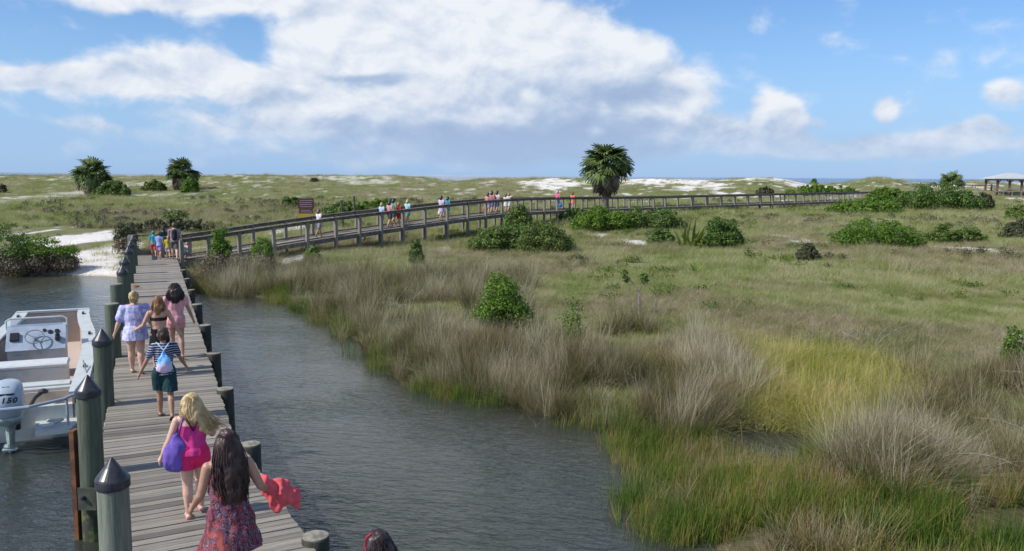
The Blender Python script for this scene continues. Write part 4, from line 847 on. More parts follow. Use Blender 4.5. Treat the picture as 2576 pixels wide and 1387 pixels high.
MB().lathe([(.02,.30),(.08,.33),(.12,.42),(.12,.68),(.08,.78),(.02,.82)], n=14).build('float', M['white_gel'], fe, smooth=True); MB().tube([(0,0,.80),(-.02,0,.93),(-.1,-.03,.98)], .012, 5).build('line', M['post'], fe)
a = Vector((-9.12,15.1,0))+Matrix.Rotation(R(23.6),3,'Z') @ Vector((1.08,2.2,.98)); b_ = Vector((LPP[2].x, LPP[2].y, 1.2)); rp = [(a.lerp(b_, t)+Vector((0,0,-.35*math.sin(math.pi*t)))-Vector((a.x,a.y,0))) for t in np.linspace(0,1,9)]
MB().tube(rp, .013, 6).build('mooring_rope', M['post'], loc=(a.x,a.y,0), label='sagging rope tying the skiff stern cleat to the third piling', cat='rope')
# ------------------------------------------------------------------ people
QUEUE = []
def _cap(p0, r0, p1, r1, sq=(1,1,1), n=12, m=4):
    p0 = np.array(p0, float); p1 = np.array(p1, float); ax = p1-p0; L = np.linalg.norm(ax)
    ax = ax/L if L > 1e-6 else np.array([0,0,1.]); t = np.cross(ax, [0,0,1.] if abs(ax[2]) < .9 else [1.,0,0]); t /= np.linalg.norm(t); b = np.cross(ax, t); V = []
    for (c, r, angs) in ((p0, r0, np.linspace(math.pi, math.pi/2, m+1)), (p1, r1, np.linspace(math.pi/2, 0, m+1))):
        for th in angs:
            for k in range(n):
                ph = 2*math.pi*k/n; d = ax*math.cos(th)+(t*math.cos(ph)+b*math.sin(ph))*max(math.sin(th), .02); V.append(c+d*r*np.array(sq))
    F = []; R_ = 2*(m+1)
    for i in range(R_-1):
        for k in range(n): F.append((i*n+k, i*n+(k+1)%n, (i+1)*n+(k+1)%n, (i+1)*n+k))
    return V, F, [tuple(range(n))[::-1], tuple(range((R_-1)*n, R_*n))]
def fused(name, shapes, mats, parent, voxel, smooth=3, cuts=(), wr=0, wrs=9., tri=None, **k):
    V = []; F = []
    for s in shapes:
        v, f, c = _cap(*s); o = len(V); V += v; F += [tuple(i+o for i in q) for q in f+c]
    me = bpy.data.meshes.new(name); me.from_pydata([tuple(v) for v in V], [], F); me.update(); o = link(name, me, None, parent, **k)
    md = o.modifiers.new('r', 'REMESH'); md.mode = 'VOXEL'; md.voxel_size = voxel; md.use_smooth_shade = True
    if smooth: s_ = o.modifiers.new('s', 'SMOOTH'); s_.factor = .5; s_.iterations = smooth
    QUEUE.append((o, mats, cuts, wr, wrs)); return o
def flush():
    bpy.context.view_layer.update(); dg = bpy.context.evaluated_depsgraph_get(); res = []
    for (o, *r) in QUEUE: res.append(bpy.data.meshes.new_from_object(o.evaluated_get(dg)))
    for (o, mats, cuts, wr, wrs), me in zip(QUEUE, res):
        o.modifiers.clear(); old = o.data; me.name = o.name
        if cuts or wr:
            bm = bmesh.new(); bm.from_mesh(me)
            for co, no in cuts: bmesh.ops.bisect_plane(bm, geom=bm.verts[:]+bm.edges[:]+bm.faces[:], plane_co=co, plane_no=no, clear_outer=True)
            if wr:
                bm.normal_update(); sd_ = random.uniform(0, 50)
                for v in bm.verts:
                    q = v.co; v.co = q+v.normal*wr*(noise.noise(Vector((q.x*wrs+sd_, q.y*wrs, q.z*wrs*.6)))*1.0+.5*noise.noise(Vector((q.x*wrs*2.3, q.y*wrs*2.3+sd_, q.z*wrs))))
            bm.to_mesh(me); bm.free()
        me.polygons.foreach_set('use_smooth', np.ones(len(me.polygons), bool)); me.materials.clear()
        for m_ in (mats if isinstance(mats, (list, tuple)) else [mats]): me.materials.append(m_)
        o.data = me; bpy.data.meshes.remove(old)
    QUEUE.clear()
SK = {}
def skin(c):
    if c not in SK:
        m_, N, b = new_mat('skin'); n = N.noise(N.n('ShaderNodeTexCoord').outputs['Object'], 9, 3); N.L(N.mix(N.mr(n, .3, .7), c, (c[0]*.86, c[1]*.78, c[2]*.74)), b.inputs['Base Color']); b.inputs['Roughness'].default_value = .5
        b.inputs['Subsurface Weight'].default_value = .08; b.inputs['Subsurface Radius'].default_value = (.02,.008,.004); SK[c] = m_
    return SK[c]
CL = {}
def cloth(c, c2=None, sc_=6, k=None):
    key = (c, c2, sc_)
    if key not in CL: CL[key] = mat('cloth', c, c2 or tuple(x*.82 for x in c), sc_, .85, .25, lo=.4, hi=.6, spec=.2, bscale=90)
    return CL[key]
HM = {}
def hairm(c):
    if c not in HM:
        m_, N, b = new_mat('hair'); f = N.n('ShaderNodeNewGeometry').outputs['Random Per Island']; g = N.noise(N.v('MULTIPLY', N.n('ShaderNodeTexCoord').outputs['Object'], (40,40,5)), 1.6, 3)
        N.L(N.mix(N.m('MULTIPLY', N.m('ADD', f, g), .5), tuple(x*.55 for x in c), tuple(min(1, x*1.45) for x in c)), b.inputs['Base Color']); b.inputs['Roughness'].default_value = .45; HM[c] = m_
    return HM[c]
def person(loc, H, head_deg, label, skinc=(.50,.29,.20), hs=1.08, g=1.0, pose=None, hair=None, clothes=(), vox=.03, group=None, cut_z=None, fine=False, lean=0):
    """loc = point under the hips on the walking surface; the figure faces local +Y"""
    ps = dict(lh=18, lk=6, rh=-14, rk=22, la=12, lb=12, le=20, ra=-12, rb=12, re=14, lt=0, rt=0, tilt=0); ps.update(pose or {})
    root = empty('person', loc, R(head_deg), label=label, cat='person', group=group)
    def rx(v, a): c, s = math.cos(a), math.sin(a); return np.array([v[0], v[1]*c-v[2]*s, v[1]*s+v[2]*c])
    J = {}
    hip = np.array([0, 0, .53])
    for s, n, h, k_ in ((-1, 'l', ps['lh'], ps['lk']), (1, 'r', ps['rh'], ps['rk'])):
        a = R(h); hj = np.array([s*.05, 0, .51]); kn = hj+np.array([s*.008, math.sin(a), -math.cos(a)])*.235; a2 = a-R(k_); an = kn+np.array([0, math.sin(a2), -math.cos(a2)])*.235; J[n+'h'] = hj; J[n+'k'] = kn; J[n+'a'] = an; J[n+'f'] = R(max(-50, min(25, (h-k_)*(.9 if h < 0 else .3))))
    lo = min(J['la'][2], J['ra'][2])-.042; dz = -lo
    tl = R(ps['tilt'])
    def up(v):
        v = np.array(v, float); q = v-hip; q = rx(q, -tl); return q+hip+np.array([0,0,dz])
    def dn_(v): return np.array(v, float)+np.array([0,0,dz])
    def S(p): return tuple(np.array(p)*H)
    hd = up((0,.012,.93-.01*(hs-1))); hr = np.array([.047,.058,.068])*hs
    body = []; A = lambda p0, r0, p1, r1, sq=(1,1,1): body.append((S(p0), r0*H, S(p1), r1*H, sq))
    A(dn_((-.042,-.004,.525)), .062*g, dn_((.042,-.004,.525)), .062*g, (1,.95,1)); A(dn_((0,0,.55)), .078*g, up((0,.0,.65)), .070*g, (1.1,.82,1)); A(up((0,0,.66)), .074*g, up((0,0,.77)), .078*g, (1.2,.80,1))
    A(up((-.078,-.004,.805)), .036*g, up((.078,-.004,.805)), .036*g); A(up((0,-.002,.80)), .034*g, up((0,.008,.885)), .030)
    A(hd, hr[2]*1.0, hd+np.array([0,.001,.001]), hr[2]*1.0, (.72,.86,1)); A(up((0,.03,.895)), .034*hs, up((0,.045,.885)), .024*hs); A(up((0,.066,.925)), .008, up((0,.074,.915)), .009)
    for s in (-1, 1): A(up((s*.049*hs,.005,.922)), .011, up((s*.052*hs,.0,.935)), .010, (.5,1,1.3))
    for s, n in ((-1,'l'), (1,'r')):
        a = R(ps[n+'a']); b_ = R(ps[n+'b']); e = R(ps[n+'e']); sh = up((s*.108*(.5+.5*g), -.002, .80)); d = np.array([s*math.sin(b_), math.sin(a)*math.cos(b_), -math.cos(a)*math.cos(b_)]); el_ = sh+d*.165
        tw = R(ps[n+'t']); d2 = rx(d, e); d2 = np.array([d2[0]*math.cos(tw)-d2[1]*math.sin(tw)*s*-1*-1, d2[0]*math.sin(tw)*s+d2[1]*math.cos(tw), d2[2]]); wr = el_+d2*.145; J[n+'s'] = sh; J[n+'e'] = el_; J[n+'w'] = wr; J[n+'d2'] = d2
        A(sh, .031*g, el_, .023*g); A(el_, .0235*g, el_+d2*.045, .024*g); A(el_+d2*.045, .024*g, wr, .0150)
        side_ = np.array([s, 0, 0.]); side_ -= d2*side_.dot(d2); side_ /= np.linalg.norm(side_)+1e-9; fwd = np.cross(d2, side_); fwd /= np.linalg.norm(fwd)+1e-9
        if fwd[1] < 0: fwd = -fwd
        # palm hangs facing the thigh: finger row runs front to back
        A(wr, .016, wr+d2*.042, .021, (.75,1,1))
        J[n+'hand'] = wr+d2*.055
        if fine:
            for j, (off, ln) in enumerate(((.017,.040),(.006,.046),(-.005,.042),(-.015,.034))):
                b0 = wr+d2*.040+fwd*off; k1 = b0+d2*ln*.55-side_*.004; k2 = k1+(d2*.85-side_*.5)*ln*.5; A(b0, .0072, k1, .0066); A(k1, .0066, k2, .0055)
            t0 = wr+d2*.012+fwd*.012; t1 = t0+(d2*.6+fwd*.8)*.026; A(t0, .0085, t1, .0075); A(t1, .0075, t1+(d2*.9+fwd*.25)*.020, .0062)
        else: A(wr+d2*.04, .018, wr+d2*.085-side_*.008, .012, (.7,1,1)); A(wr+d2*.01+fwd*.012, .009, wr+d2*.04+fwd*.028, .007)
        hj, kn, an = (dn_(J[n+q]) for q in 'hka'); A(hj, .058*g, kn, .036*g); u = (an-kn); A(kn, .036*g, kn+u*.3+np.array([0,-.010,0]), .037*g); A(kn+u*.3+np.array([0,-.010,0]), .037*g, an, .021)
        f = J[n+'f']; fd = rx(np.array([0,1,0.]), f); dnv = rx(np.array([0,0,-1.]), f); J[n+'an'] = an; J[n+'fd'] = fd; J[n+'dv'] = dnv
        A(an+dnv*.018-fd*.014, .022, an+dnv*.022+fd*.05, .020, (1,1,.9)); A(an+dnv*.024+fd*.05, .020, an+dnv*.030+fd*.10+np.array([s*.006,0,0]), .016, (1.35,1,.7))
    J['body'] = fused('body', body, skin(skinc), root, vox*.62 if fine else vox*.8, 2 if fine else 1)
    if fine:
        for s in (-1, 1):
            e = MB(); bmesh.ops.create_uvsphere(e.bm, u_segments=10, v_segments=8, radius=.0085*H); o = e.build('eye', mat('eye_white', (.7,.7,.68), None, rough=.2), root, smooth=True); o.location = S(up((s*.019*hs,.054*hs,.928)))
    for c in clothes:
        k = c[0]; col = c[1]; o = dict(c[2]) if len(c) > 2 else {}; m_ = o.get('mat') or cloth(col); B = []; Bd = lambda p0, r0, p1, r1, sq=(1,1,1): B.append((S(p0), r0*H, S(p1), r1*H, sq)); inf = o.get('inf', .010); cuts = []
        nm = {'tee':'shirt','tank':'top','shorts':'shorts','skirt':'skirt','dress':'dress','pants':'trousers','band':'bikini_top'}[k]
        if k in ('tee','tank','dress','band'):
            if k != 'band':
                Bd(up((0,0,.66)), .074*g+inf, up((0,0,.775)), .078*g+inf, (1.2,.84,1)); Bd(dn_((0,0,.55)), .078*g+inf, up((0,0,.65)), .070*g+inf, (1.12,.88,1)); Bd(up((-.070,-.004,.80)), .034*g+inf, up((.070,-.004,.80)), .034*g+inf)
            else: Bd(up((0,0,.715)), .078*g+inf, up((0,0,.745)), .079*g+inf, (1.2,.82,1)); cuts += [(S(up((0,0,.745))), (0,0,1)), (S(up((0,0,.705))), (0,0,-1))]
            if k == 'tee':
                sl = o.get('sleeve', .55)
                for n in 'lr': Bd(J[n+'s'], .034*g+inf, J[n+'s']+(J[n+'e']-J[n+'s'])*sl, .027*g+inf*.9)
                cuts.append((S(up((0,0,.845))), (0,0,1)))
            elif k in ('tank','dress'): cuts.append((S(up((0,0,o.get('top',.80)))), (0,-.25 if k == 'dress' else 0,1)))
            if k != 'band':
                hem = o.get('hem', .50); fl = o.get('flare', .0)
                Bd(dn_((0,-.003,.53)), .083*g+inf, dn_((0,-.003,hem)), .083*g+inf+fl, (1.2,.95,1))
                cuts.append((S(dn_((0,0,hem))), (0,0,-1)))
                if o.get('side'): Bd(dn_((.03,0,.50)), .07*g, dn_((o['side'],-.03,hem)), .06, (1,1,1))
        if k in ('shorts','pants'):
            ln = o.get('len', .45); Bd(dn_((-.042,-.004,.528)), .064*g+inf, dn_((.042,-.004,.528)), .064*g+inf, (1,.98,1)); Bd(dn_((0,0,.53)), .078*g+inf, dn_((0,0,.58)), .074*g+inf, (1.1,.85,1)); cuts.append((S(dn_((0,0,.60))), (0,0,1)))
            for n in 'lr':
                hj, kn, an = (dn_(J[n+q]) for q in 'hka')
                if k == 'shorts': Bd(hj, .060*g+inf, hj+(kn-hj)*ln*1.15, .052*g+inf*1.6); 
                else: Bd(hj, .060*g+inf, kn, .040*g+inf); Bd(kn, .040*g+inf, an-(an-kn)*.05, .034+inf)
            if k == 'shorts': 
                zc = dn_((0,0,.51-.235*ln)); cuts.append((S(zc), (0,0,-1)))
        if k == 'skirt':
            hem = o.get('hem', .40); Bd(dn_((0,-.003,.60)), .074*g+inf, dn_((0,-.003,.53)), .082*g+inf, (1.15,.9,1)); Bd(dn_((0,-.003,.53)), .082*g+inf, dn_((0,-.003,hem)), .09*g+inf+o.get('flare', .01), (1.15,.95,1)); cuts += [(S(dn_((0,0,.605))), (0,0,1)), (S(dn_((0,0,hem))), (0,0,-1))]
        fused(nm, B, m_, root, vox*.8, 3 if fine else 1, [(Vector(a), Vector(b)) for a, b in cuts], wr=o.get('wr', .008)*H if fine else .0, wrs=14/H, label=o.get('label'))
        if k in ('tank','dress') and fine:
            for s in (-1, 1):
                b = MB(); tz = o.get('top',.80); zz = [(s*.050,-.078*g,tz-.035),(s*.055,-.066*g,.81),(s*.055,-.03,.842),(s*.055,.02,.838),(s*.05,.06,.79)] if not o.get('cross') else [(0,-.078*g,tz-.04),(s*.03,-.074*g,.79),(s*.058,-.04,.842),(s*.058,.0,.845),(s*.05,.06,.79)]
                b.tube([S(up(q)) for q in zz], .007*H, 5); b.build('strap', cloth(o.get('strap', col)), root, smooth=True)
    if hair:
        hc, ln, vol, sway = hair[0], hair[1], hair[2], hair[3] if len(hair) > 3 else (0,0)
        hm = hairm(hc); B = []; c0 = hd+np.array([0,-.008,.010]); Bd = lambda p0, r0, p1, r1, sq=(1,1,1): B.append((S(p0), r0*H, S(p1), r1*H, sq))
        Bd(c0, hr[2]*1.03, c0+np.array([0,-.004,.001]), hr[2]*1.03, (.82,.88,1)); 
        if ln > .05:
            steps = max(2, int(ln/.04)); p = c0+np.array([0,-.02,-.01]); 
            for i in range(steps):
                t = (i+1)/steps; q = c0+np.array([sway[0]*t*t, -.035-.02*min(1, t*2)-.012*t+sway[1]*t*t, -.02-ln*t]); Bd(p, hr[2]*.80*vol*(1-.25*(i/steps)), q, hr[2]*.78*vol*(1-.35*t), (1,.55,1)); p = q
        fused('hair', B, hm, root, vox*.7, 2, [(Vector(S(hd+np.array([0,.036*hs,.03]))), Vector((0,1,.35)))] if True else (), wr=.010*H if fine else .004, wrs=26/H)
        if fine and ln > .03:
            b = MB(); ns = 460 if ln > .12 else 90; rr = random.Random(int(H*1000))
            for i in range(ns):
                a = rr.uniform(math.pi*1.0, math.pi*2.0)+rr.uniform(-.35,.35); rad = hr[2]*.80*vol; z0 = rr.uniform(-.02, .055); k_ = math.sqrt(max(0, 1-(z0/(hr[2]*1.05))**2)); st = c0+np.array([math.cos(a)*hr[0]*1.18*k_, math.sin(a)*hr[1]*1.1*k_, z0]); pts = [S(st)]; L_s = ln*rr.uniform(.75, 1.12); ph = rr.uniform(0, 6); sp_ = rr.uniform(.6, 1.15); fly = rr.random() < .12
                for j in range(1, 6):
                    t = j/5; w_ = math.sin(t*7+ph)*.009; q = c0+np.array([math.cos(a)*rad*sp_*(1+.15*math.sin(t*3))+sway[0]*t*t*(1.5 if fly else 1)+w_, -.035+math.sin(a)*rad*.55*sp_-.012*t+sway[1]*t*t+w_*.5, -.02-L_s*t]); q = st*(1-min(1, t*2.2))+q*min(1, t*2.2) if t < .45 else q; pts.append(S(q))
                b.tube(pts, [.0032*H, .0036*H, .0034*H, .003*H, .0024*H, .001*H], 4, False)
            b.build('hair_strands', hm, root, smooth=True)
        if len(hair) > 4: # ponytail / bun
            pass
    J['S'] = S; J['up'] = up; J['dn'] = dn_; J['root'] = root; J['H'] = H
    return J
def sandal(J, n, col):
    b = MB(); S = J['S']; an, fd, dv = J[n+'an'], J[n+'fd'], J[n+'dv']; c = an+dv*.041+fd*.03; H = J['H']; up_ = -dv; x = np.cross(fd, up_)
    pts = [(-.05,.018),(-.05,-.018),(-.01,-.022),(.05,-.027),(.075,-.018),(.078,.012),(.05,.026),(-.01,.022)]
    lo = [b.bm.verts.new(S(c+fd*p+x*q)) for p, q in pts]; hi = [b.bm.verts.new(S(c+fd*p+x*q+up_*.008)) for p, q in pts]; b.bm.faces.new(hi); b.bm.faces.new(lo[::-1])
    for k in range(8): b.bm.faces.new((lo[k], lo[(k+1)%8], hi[(k+1)%8], hi[k]))
    b.tube([S(c+fd*.055+up_*.04), S(c+fd*.02+x*.024+up_*.012)], .004*H, 4); b.tube([S(c+fd*.055+up_*.04), S(c+fd*.02-x*.024+up_*.012)], .004*H, 4)
    b.build('sandal', cloth(col), J['root'])
def wpt(J, p):
    r = J['root']; a = r.rotation_euler.z; v = Vector(J['S'](p)); return Vector((r.location.x+v.x*math.cos(a)-v.y*math.sin(a), r.location.y+v.x*math.sin(a)+v.y*math.cos(a), r.location.z+v.z))
def on_dock(X, Y): p = P(X, Y, DZ); return Vector((p.x, p.y, DZ+.002))
HF = 24; HN = 29
# near walkers ------------------------------------------------------
dm, N, b = new_mat('patterned_dress'); oc = N.n('ShaderNodeTexCoord').outputs['Object']
w_ = N.noise(N.v('MULTIPLY', oc, (1.3,1.3,.55)), 11, 4, .6, 1.6); w2 = N.noise(N.v('ADD', N.v('MULTIPLY', oc, (1,1,.4)), (4,2,7)), 5, 3, .6, .8); spz = N.n('ShaderNodeSeparateXYZ'); N.L(oc, spz.inputs[0])
c1 = N.ramp(w_, [(.30,(.03,.008,.02)),(.40,(.10,.02,.06)),(.445,(.42,.07,.05)),(.475,(.04,.012,.03)),(.535,(.05,.015,.04)),(.55,(.42,.36,.40)),(.57,(.05,.015,.04)),(.62,(.24,.06,.13)),(.70,(.03,.012,.025))])
c2_ = N.ramp(w2, [(.30,(.50,.10,.07)),(.36,(.08,.02,.05)),(.40,(.45,.30,.30)),(.44,(.07,.015,.04))]); N.L(N.mix(N.mr(w2, .40, .34, 0, .75), c1, c2_), b.inputs['Base Color']); b.inputs['Roughness'].default_value = .8; M['dress'] = dm
p = P(572, 1085, DZ+1.60); p.z = DZ+.002
J1 = person(Vector((p.x, p.y-.02, DZ+.002)), 1.62, HN-2, 'woman with long dark hair in a red and black patterned dress', (.47,.27,.19), 1.12, 1.08,
    dict(lh=16, lk=8, rh=-12, rk=20, la=6, lb=14, le=38, ra=-2, rb=24, re=60, rt=0), ((.045,.022,.018), .30, 1.25, (.02,.0)), [('dress', (.3,.05,.1), dict(mat=M['dress'], hem=.31, flare=.05, inf=.014, top=.79, wr=.016, strap=(.04,.03,.03), side=.10))], vox=.014, fine=True)
p = P(490, 1330, DZ)
J2 = person(on_dock(492, 1300), 1.46, HN-4, 'girl with blonde windblown hair in hot pink top and shorts', (.66,.42,.32), 1.13, 1.1,
    dict(lh=-2, lk=0, rh=22, rk=24, la=-4, lb=22, le=22, ra=20, rb=14, re=70, tilt=3), ((.46,.33,.16), .20, 1.35, (.11,.02)), [('tank', (.78,.06,.30), dict(hem=.53, top=.765, cross=1, inf=.008, strap=(.10,.02,.05), wr=.006)), ('shorts', (.82,.03,.16), dict(len=.42, inf=.013, wr=.012))], vox=.013, fine=True)
sandal(J2, 'l', (.75,.25,.32)); sandal(J2, 'r', (.75,.25,.32))
sm_, N, b = new_mat('striped_cloth'); oc = N.n('ShaderNodeTexCoord').outputs['Object']; s3 = N.n('ShaderNodeSeparateXYZ'); N.L(N.v('ADD', oc, N.v('SCALE', N.noise(oc, 4, 2, col=True))), s3.inputs[0])
for nd in N.nt.nodes:
    if nd.type == 'VECT_MATH' and nd.operation == 'SCALE': nd.inputs['Scale'].default_value = .03
st = N.m('GREATER_THAN', N.m('FRACT', N.m('MULTIPLY', s3.outputs[2], 26)), .74); N.L(N.mix(st, (.015,.025,.07), (.48,.52,.60)), b.inputs['Base Color']); b.inputs['Roughness'].default_value = .85; M['stripe'] = sm_
J3 = person(on_dock(418, 1050), 1.50, HF+1, 'boy in navy striped shirt and dark shorts walking mid dock', (.40,.23,.15), 1.12, .92,
    dict(lh=14, lk=4, rh=-18, rk=14, la=4, lb=26, le=10, ra=16, rb=24, re=16), ((.055,.03,.018), .0, 1.0), [('tee', (.02,.03,.08), dict(mat=M['stripe'], hem=.50, inf=.014, sleeve=.6, wr=.010)), ('shorts', (.015,.05,.06), dict(len=.80, inf=.020, wr=.012))], vox=.014, fine=True)
sandal(J3, 'l', (.06,.04,.05)); sandal(J3, 'r', (.06,.04,.05))
td, N, b = new_mat('tie_dye_cloth'); oc = N.n('ShaderNodeTexCoord').outputs['Object']; f = N.noise(oc, 5, 3, .6, 1.5); N.L(N.ramp(f, [(.3,(.22,.22,.55)),(.45,(.34,.34,.66)),(.55,(.62,.62,.78)),(.65,(.36,.38,.68))]), b.inputs['Base Color']); b.inputs['Roughness'].default_value = .85
J4 = person(on_dock(345, 938), 1.66, HF, 'blonde woman in an oversized lavender tie dye shirt with bare legs', (.62,.38,.28), 1.05, 1.15,
    dict(lh=8, lk=2, rh=-6, rk=8, la=2, lb=20, le=8, ra=8, rb=16, re=30), ((.42,.31,.15), .05, .62), [('tee', (.5,.5,.8), dict(mat=td, hem=.42, inf=.022, flare=.012, sleeve=.8, wr=.008))], vox=.015, fine=True)
fused('hair_bun', [(J4['S'](J4['up']((0,-.055,.975))), .035*1.66, J4['S'](J4['up']((0,-.06,.99))), .03*1.66, (1,.8,1))], hairm((.42,.31,.15)), J4['root'], .012)
J5 = person(on_dock(405, 945), 1.60, HF+2, 'auburn haired woman with a bare back and black skirt', (.56,.33,.24), 1.08, 1.0,
    dict(lh=-10, lk=8, rh=14, rk=12, la=2, lb=26, le=62, ra=2, rb=24, re=10), ((.27,.13,.05), .10, 1.1, (-.01,0)), [('band', (.03,.02,.02), dict(inf=.006)), ('skirt', (.012,.012,.016), dict(hem=.40, inf=.012, flare=.01))], vox=.015, fine=True)
J6 = person(on_dock(446, 900), 1.64, HF+4, 'woman with big dark hair in a pale pink top, mid dock', (.45,.26,.19), 1.08, 1.02,
    dict(lh=12, lk=6, rh=-10, rk=12, la=8, lb=12, le=30, ra=-2, rb=20, re=14), ((.028,.014,.012), .13, 1.5, (0,0)), [('tee', (.75,.36,.38), dict(hem=.48, inf=.014, sleeve=.4)), ('shorts', (.62,.25,.28), dict(len=.4))], vox=.015, fine=True)
p = P(950, 1326, DZ+1.50)
J7 = person(Vector((p.x, p.y, DZ+.002)), 1.46, 40, 'dark haired person with a red strap at the bottom edge of the frame', (.38,.22,.15), 1.1, 1.0, dict(lh=0, lk=0, rh=0, rk=0), ((.03,.015,.015), .07, 1.1), [('tee', (.10,.10,.14), dict(hem=.5)), ('pants', (.05,.06,.10))], vox=.018, fine=True)
o = MB(); o.tube([J7['S'](J7['up'](q)) for q in ((-.060,-.0,.90),(-.066,.01,.95),(-.058,.01,.985),(-.035,.0,1.003))], .006, 6); o.build('headband', cloth((.6,.02,.05)), J7['root'])
# carried things
def bag(name, shapes, col, label, cat, loc, rz=0, strap=None, vox=.02, wr=.02, m_=None, extra=None):
    r = empty(name, loc, rz, label=label, cat=cat); fused('pouch', shapes, m_ or cloth(col), r, vox, 2, (), wr=wr, wrs=12)
    if strap: MB().tube(strap[0], strap[2] if len(strap) > 2 else .012, 6).build('strap', cloth(strap[1]), r, smooth=True)
    if extra: extra(r)
    return r
h = wpt(J2, J2['ls']); hw_ = wpt(J2, J2['le']); c = wpt(J2, J2['dn']((-.125,-.03,.60)))
bag('tote_bag', [((0,0,.14), .045, (.02,0,-.02), .11, (1,.45,1)), ((0,0,-.02), .12, (-.03,-.02,-.17), .115, (1.1,.5,1)), ((-.05,0,-.17),.085,(.04,0,-.17),.085,(1,.5,1))], (.19,.12,.50), 'purple cloth bag hanging from the pink girl\'s left shoulder', 'bag', c, J2['root'].rotation_euler.z, ([(.03,-.03,.15),(.07,-.05,.32),(.08,0,h.z-c.z+.055),(.06,.06,.30),(.02,.03,.15)], (.22,.10,.36), .014))
c = wpt(J1, J1['rw']+np.array([.055,.01,-.015]))
bag('coral_towel', [((-.10,0,.08), .075, (.05,0,.0), .10, (1,.8,1)), ((.0,0,-.0), .09, (.14,0,-.10), .10, (1,.8,1)), ((.14,0,-.12), .085, (.20,.02,-.20), .045, (1,.7,1)), ((-.06,.02,-.02),.08,(.02,0,-.16),.06,(1,.7,1))], (.80,.13,.15), 'crumpled coral towel carried under the right arm of the woman in the dress', 'towel', c, J1['root'].rotation_euler.z, vox=.014, wr=.045)
bm_, N, b = new_mat('drawstring_cloth'); oc = N.n('ShaderNodeTexCoord').outputs['Object']; s3 = N.n('ShaderNodeSeparateXYZ'); N.L(oc, s3.inputs[0]); f = N.noise(oc, 9, 3)
N.L(N.mix(N.mr(N.m('ADD', s3.outputs[2], N.m('MULTIPLY', N.m('SUBTRACT', f, .5), .12)), -.10, .02), N.mix(N.mr(f,.5,.62),(.62,.52,.70),(.75,.30,.40)), N.mix(N.mr(f, .4, .6), (.10,.36,.80), (.30,.60,.90))), b.inputs['Base Color']); b.inputs['Roughness'].default_value = .6
c = wpt(J3, J3['up']((0,-.10,.665)))
def dstr(r):
    for s in (-1, 1): MB().tube([(0,.0,.17),(s*.07,.045,.26),(s*.105,.10,.29),(s*.11,.17,.22),(s*.12,.13,.0),(s*.10,.03,-.14)], .009, 5).build('cord', cloth((.55,.75,.90)), r)
bag('drawstring_bag', [((0,0,.14), .028, (0,-.01,.02), .085, (1,.55,1)), ((0,-.01,.0), .10, (0,-.02,-.09), .118, (1.05,.6,1)), ((-.06,-.01,-.12),.07,(.06,-.01,-.12),.07,(1,.7,1))], (.1,.4,.8), 'sky blue and white drawstring bag on the striped boy\'s back', 'bag', c, J3['root'].rotation_euler.z, vox=.013, wr=.014, m_=bm_, extra=dstr)
# far group at the dock end -----------------------------------------
GD = 'people gathered at the far end of the dock'
def far_person(X, Y, dist, H, hd_, label, top, bot, hairc, legs='shorts', skinc=(.50,.29,.20), z=None, group=None, pose=None, ln=.0, g=1.0, hem=.5, hs=1.1, sleeve=.5):
    if z is None: p = P(X, Y, DZ)
    else: p = AT(X, Y, dist); p.z = z
    cl_ = [('tee', top, dict(hem=hem, sleeve=sleeve))]+([(legs, bot, dict(len=.75) if legs == 'shorts' else {})] if legs else [])
    return person(p, H, hd_, label, skinc, hs, g, pose, (hairc, ln, 1.0), cl_, vox=.032, group=group)
DKH = (.03,.018,.014); BRN = (.10,.05,.025); BLD = (.40,.28,.13)
far_person(388, 648, 0, 1.30, 24, 'child in a cyan shirt and red shorts, leftmost at the dock end', (.04,.38,.48), (.55,.06,.06), (.03,.22,.24), group=GD, pose=dict(la=10,ra=-8))
far_person(402, 651, 0, 1.28, 10, 'small child in a pale blue shirt and purple shorts second at the dock end', (.35,.42,.75), (.30,.22,.45), BRN, group=GD)
far_person(413, 646, 0, 1.48, 60, 'dark haired person in a dark green top behind the children at the dock end', (.03,.09,.08), (.35,.04,.05), DKH, group=GD, ln=.12, pose=dict(la=30, le=60))
far_person(424, 652, 0, 1.12, 20, 'little child in a yellow shirt at the dock end', (.55,.45,.04), (.35,.33,.32), (.30,.15,.06), group=GD)
JM = far_person(441, 653, 0, 1.74, 20, 'man in grey with a dark backpack, rightmost standing at the dock end', (.32,.25,.26), (.10,.10,.12), (.10,.05,.02), skinc=(.62,.40,.31), group=GD, g=1.12)
c = wpt(JM, JM['up']((0,-.125,.70))); bag('backpack', [((0,0,.14), .12, (0,0,-.16), .13, (1,.6,1)), ((0,-.05,-.08), .08, (0,-.05,-.14), .08, (1,.6,1))], (.03,.035,.045), 'dark backpack worn by the man at the dock end', 'backpack', c, JM['root'].rotation_euler.z, vox=.03, wr=0)
JC = far_person(464, 650, 0, 1.05, -30, 'crouching child in a pink cap right of the post at the dock end', (.70,.45,.50), (.3,.3,.35), (.6,.35,.4), group=GD, pose=dict(lh=70, lk=120, rh=70, rk=120, tilt=25))
c = wpt(JC, JC['up']((.0,-.14,.66))); bag('beach_bag', [((0,0,.05), .10, (0,0,-.12), .15, (1,.7,1))], (.35,.62,.70), 'pale blue beach bag beside the crouching child at the dock end', 'bag', c, 0, vox=.03, wr=0)
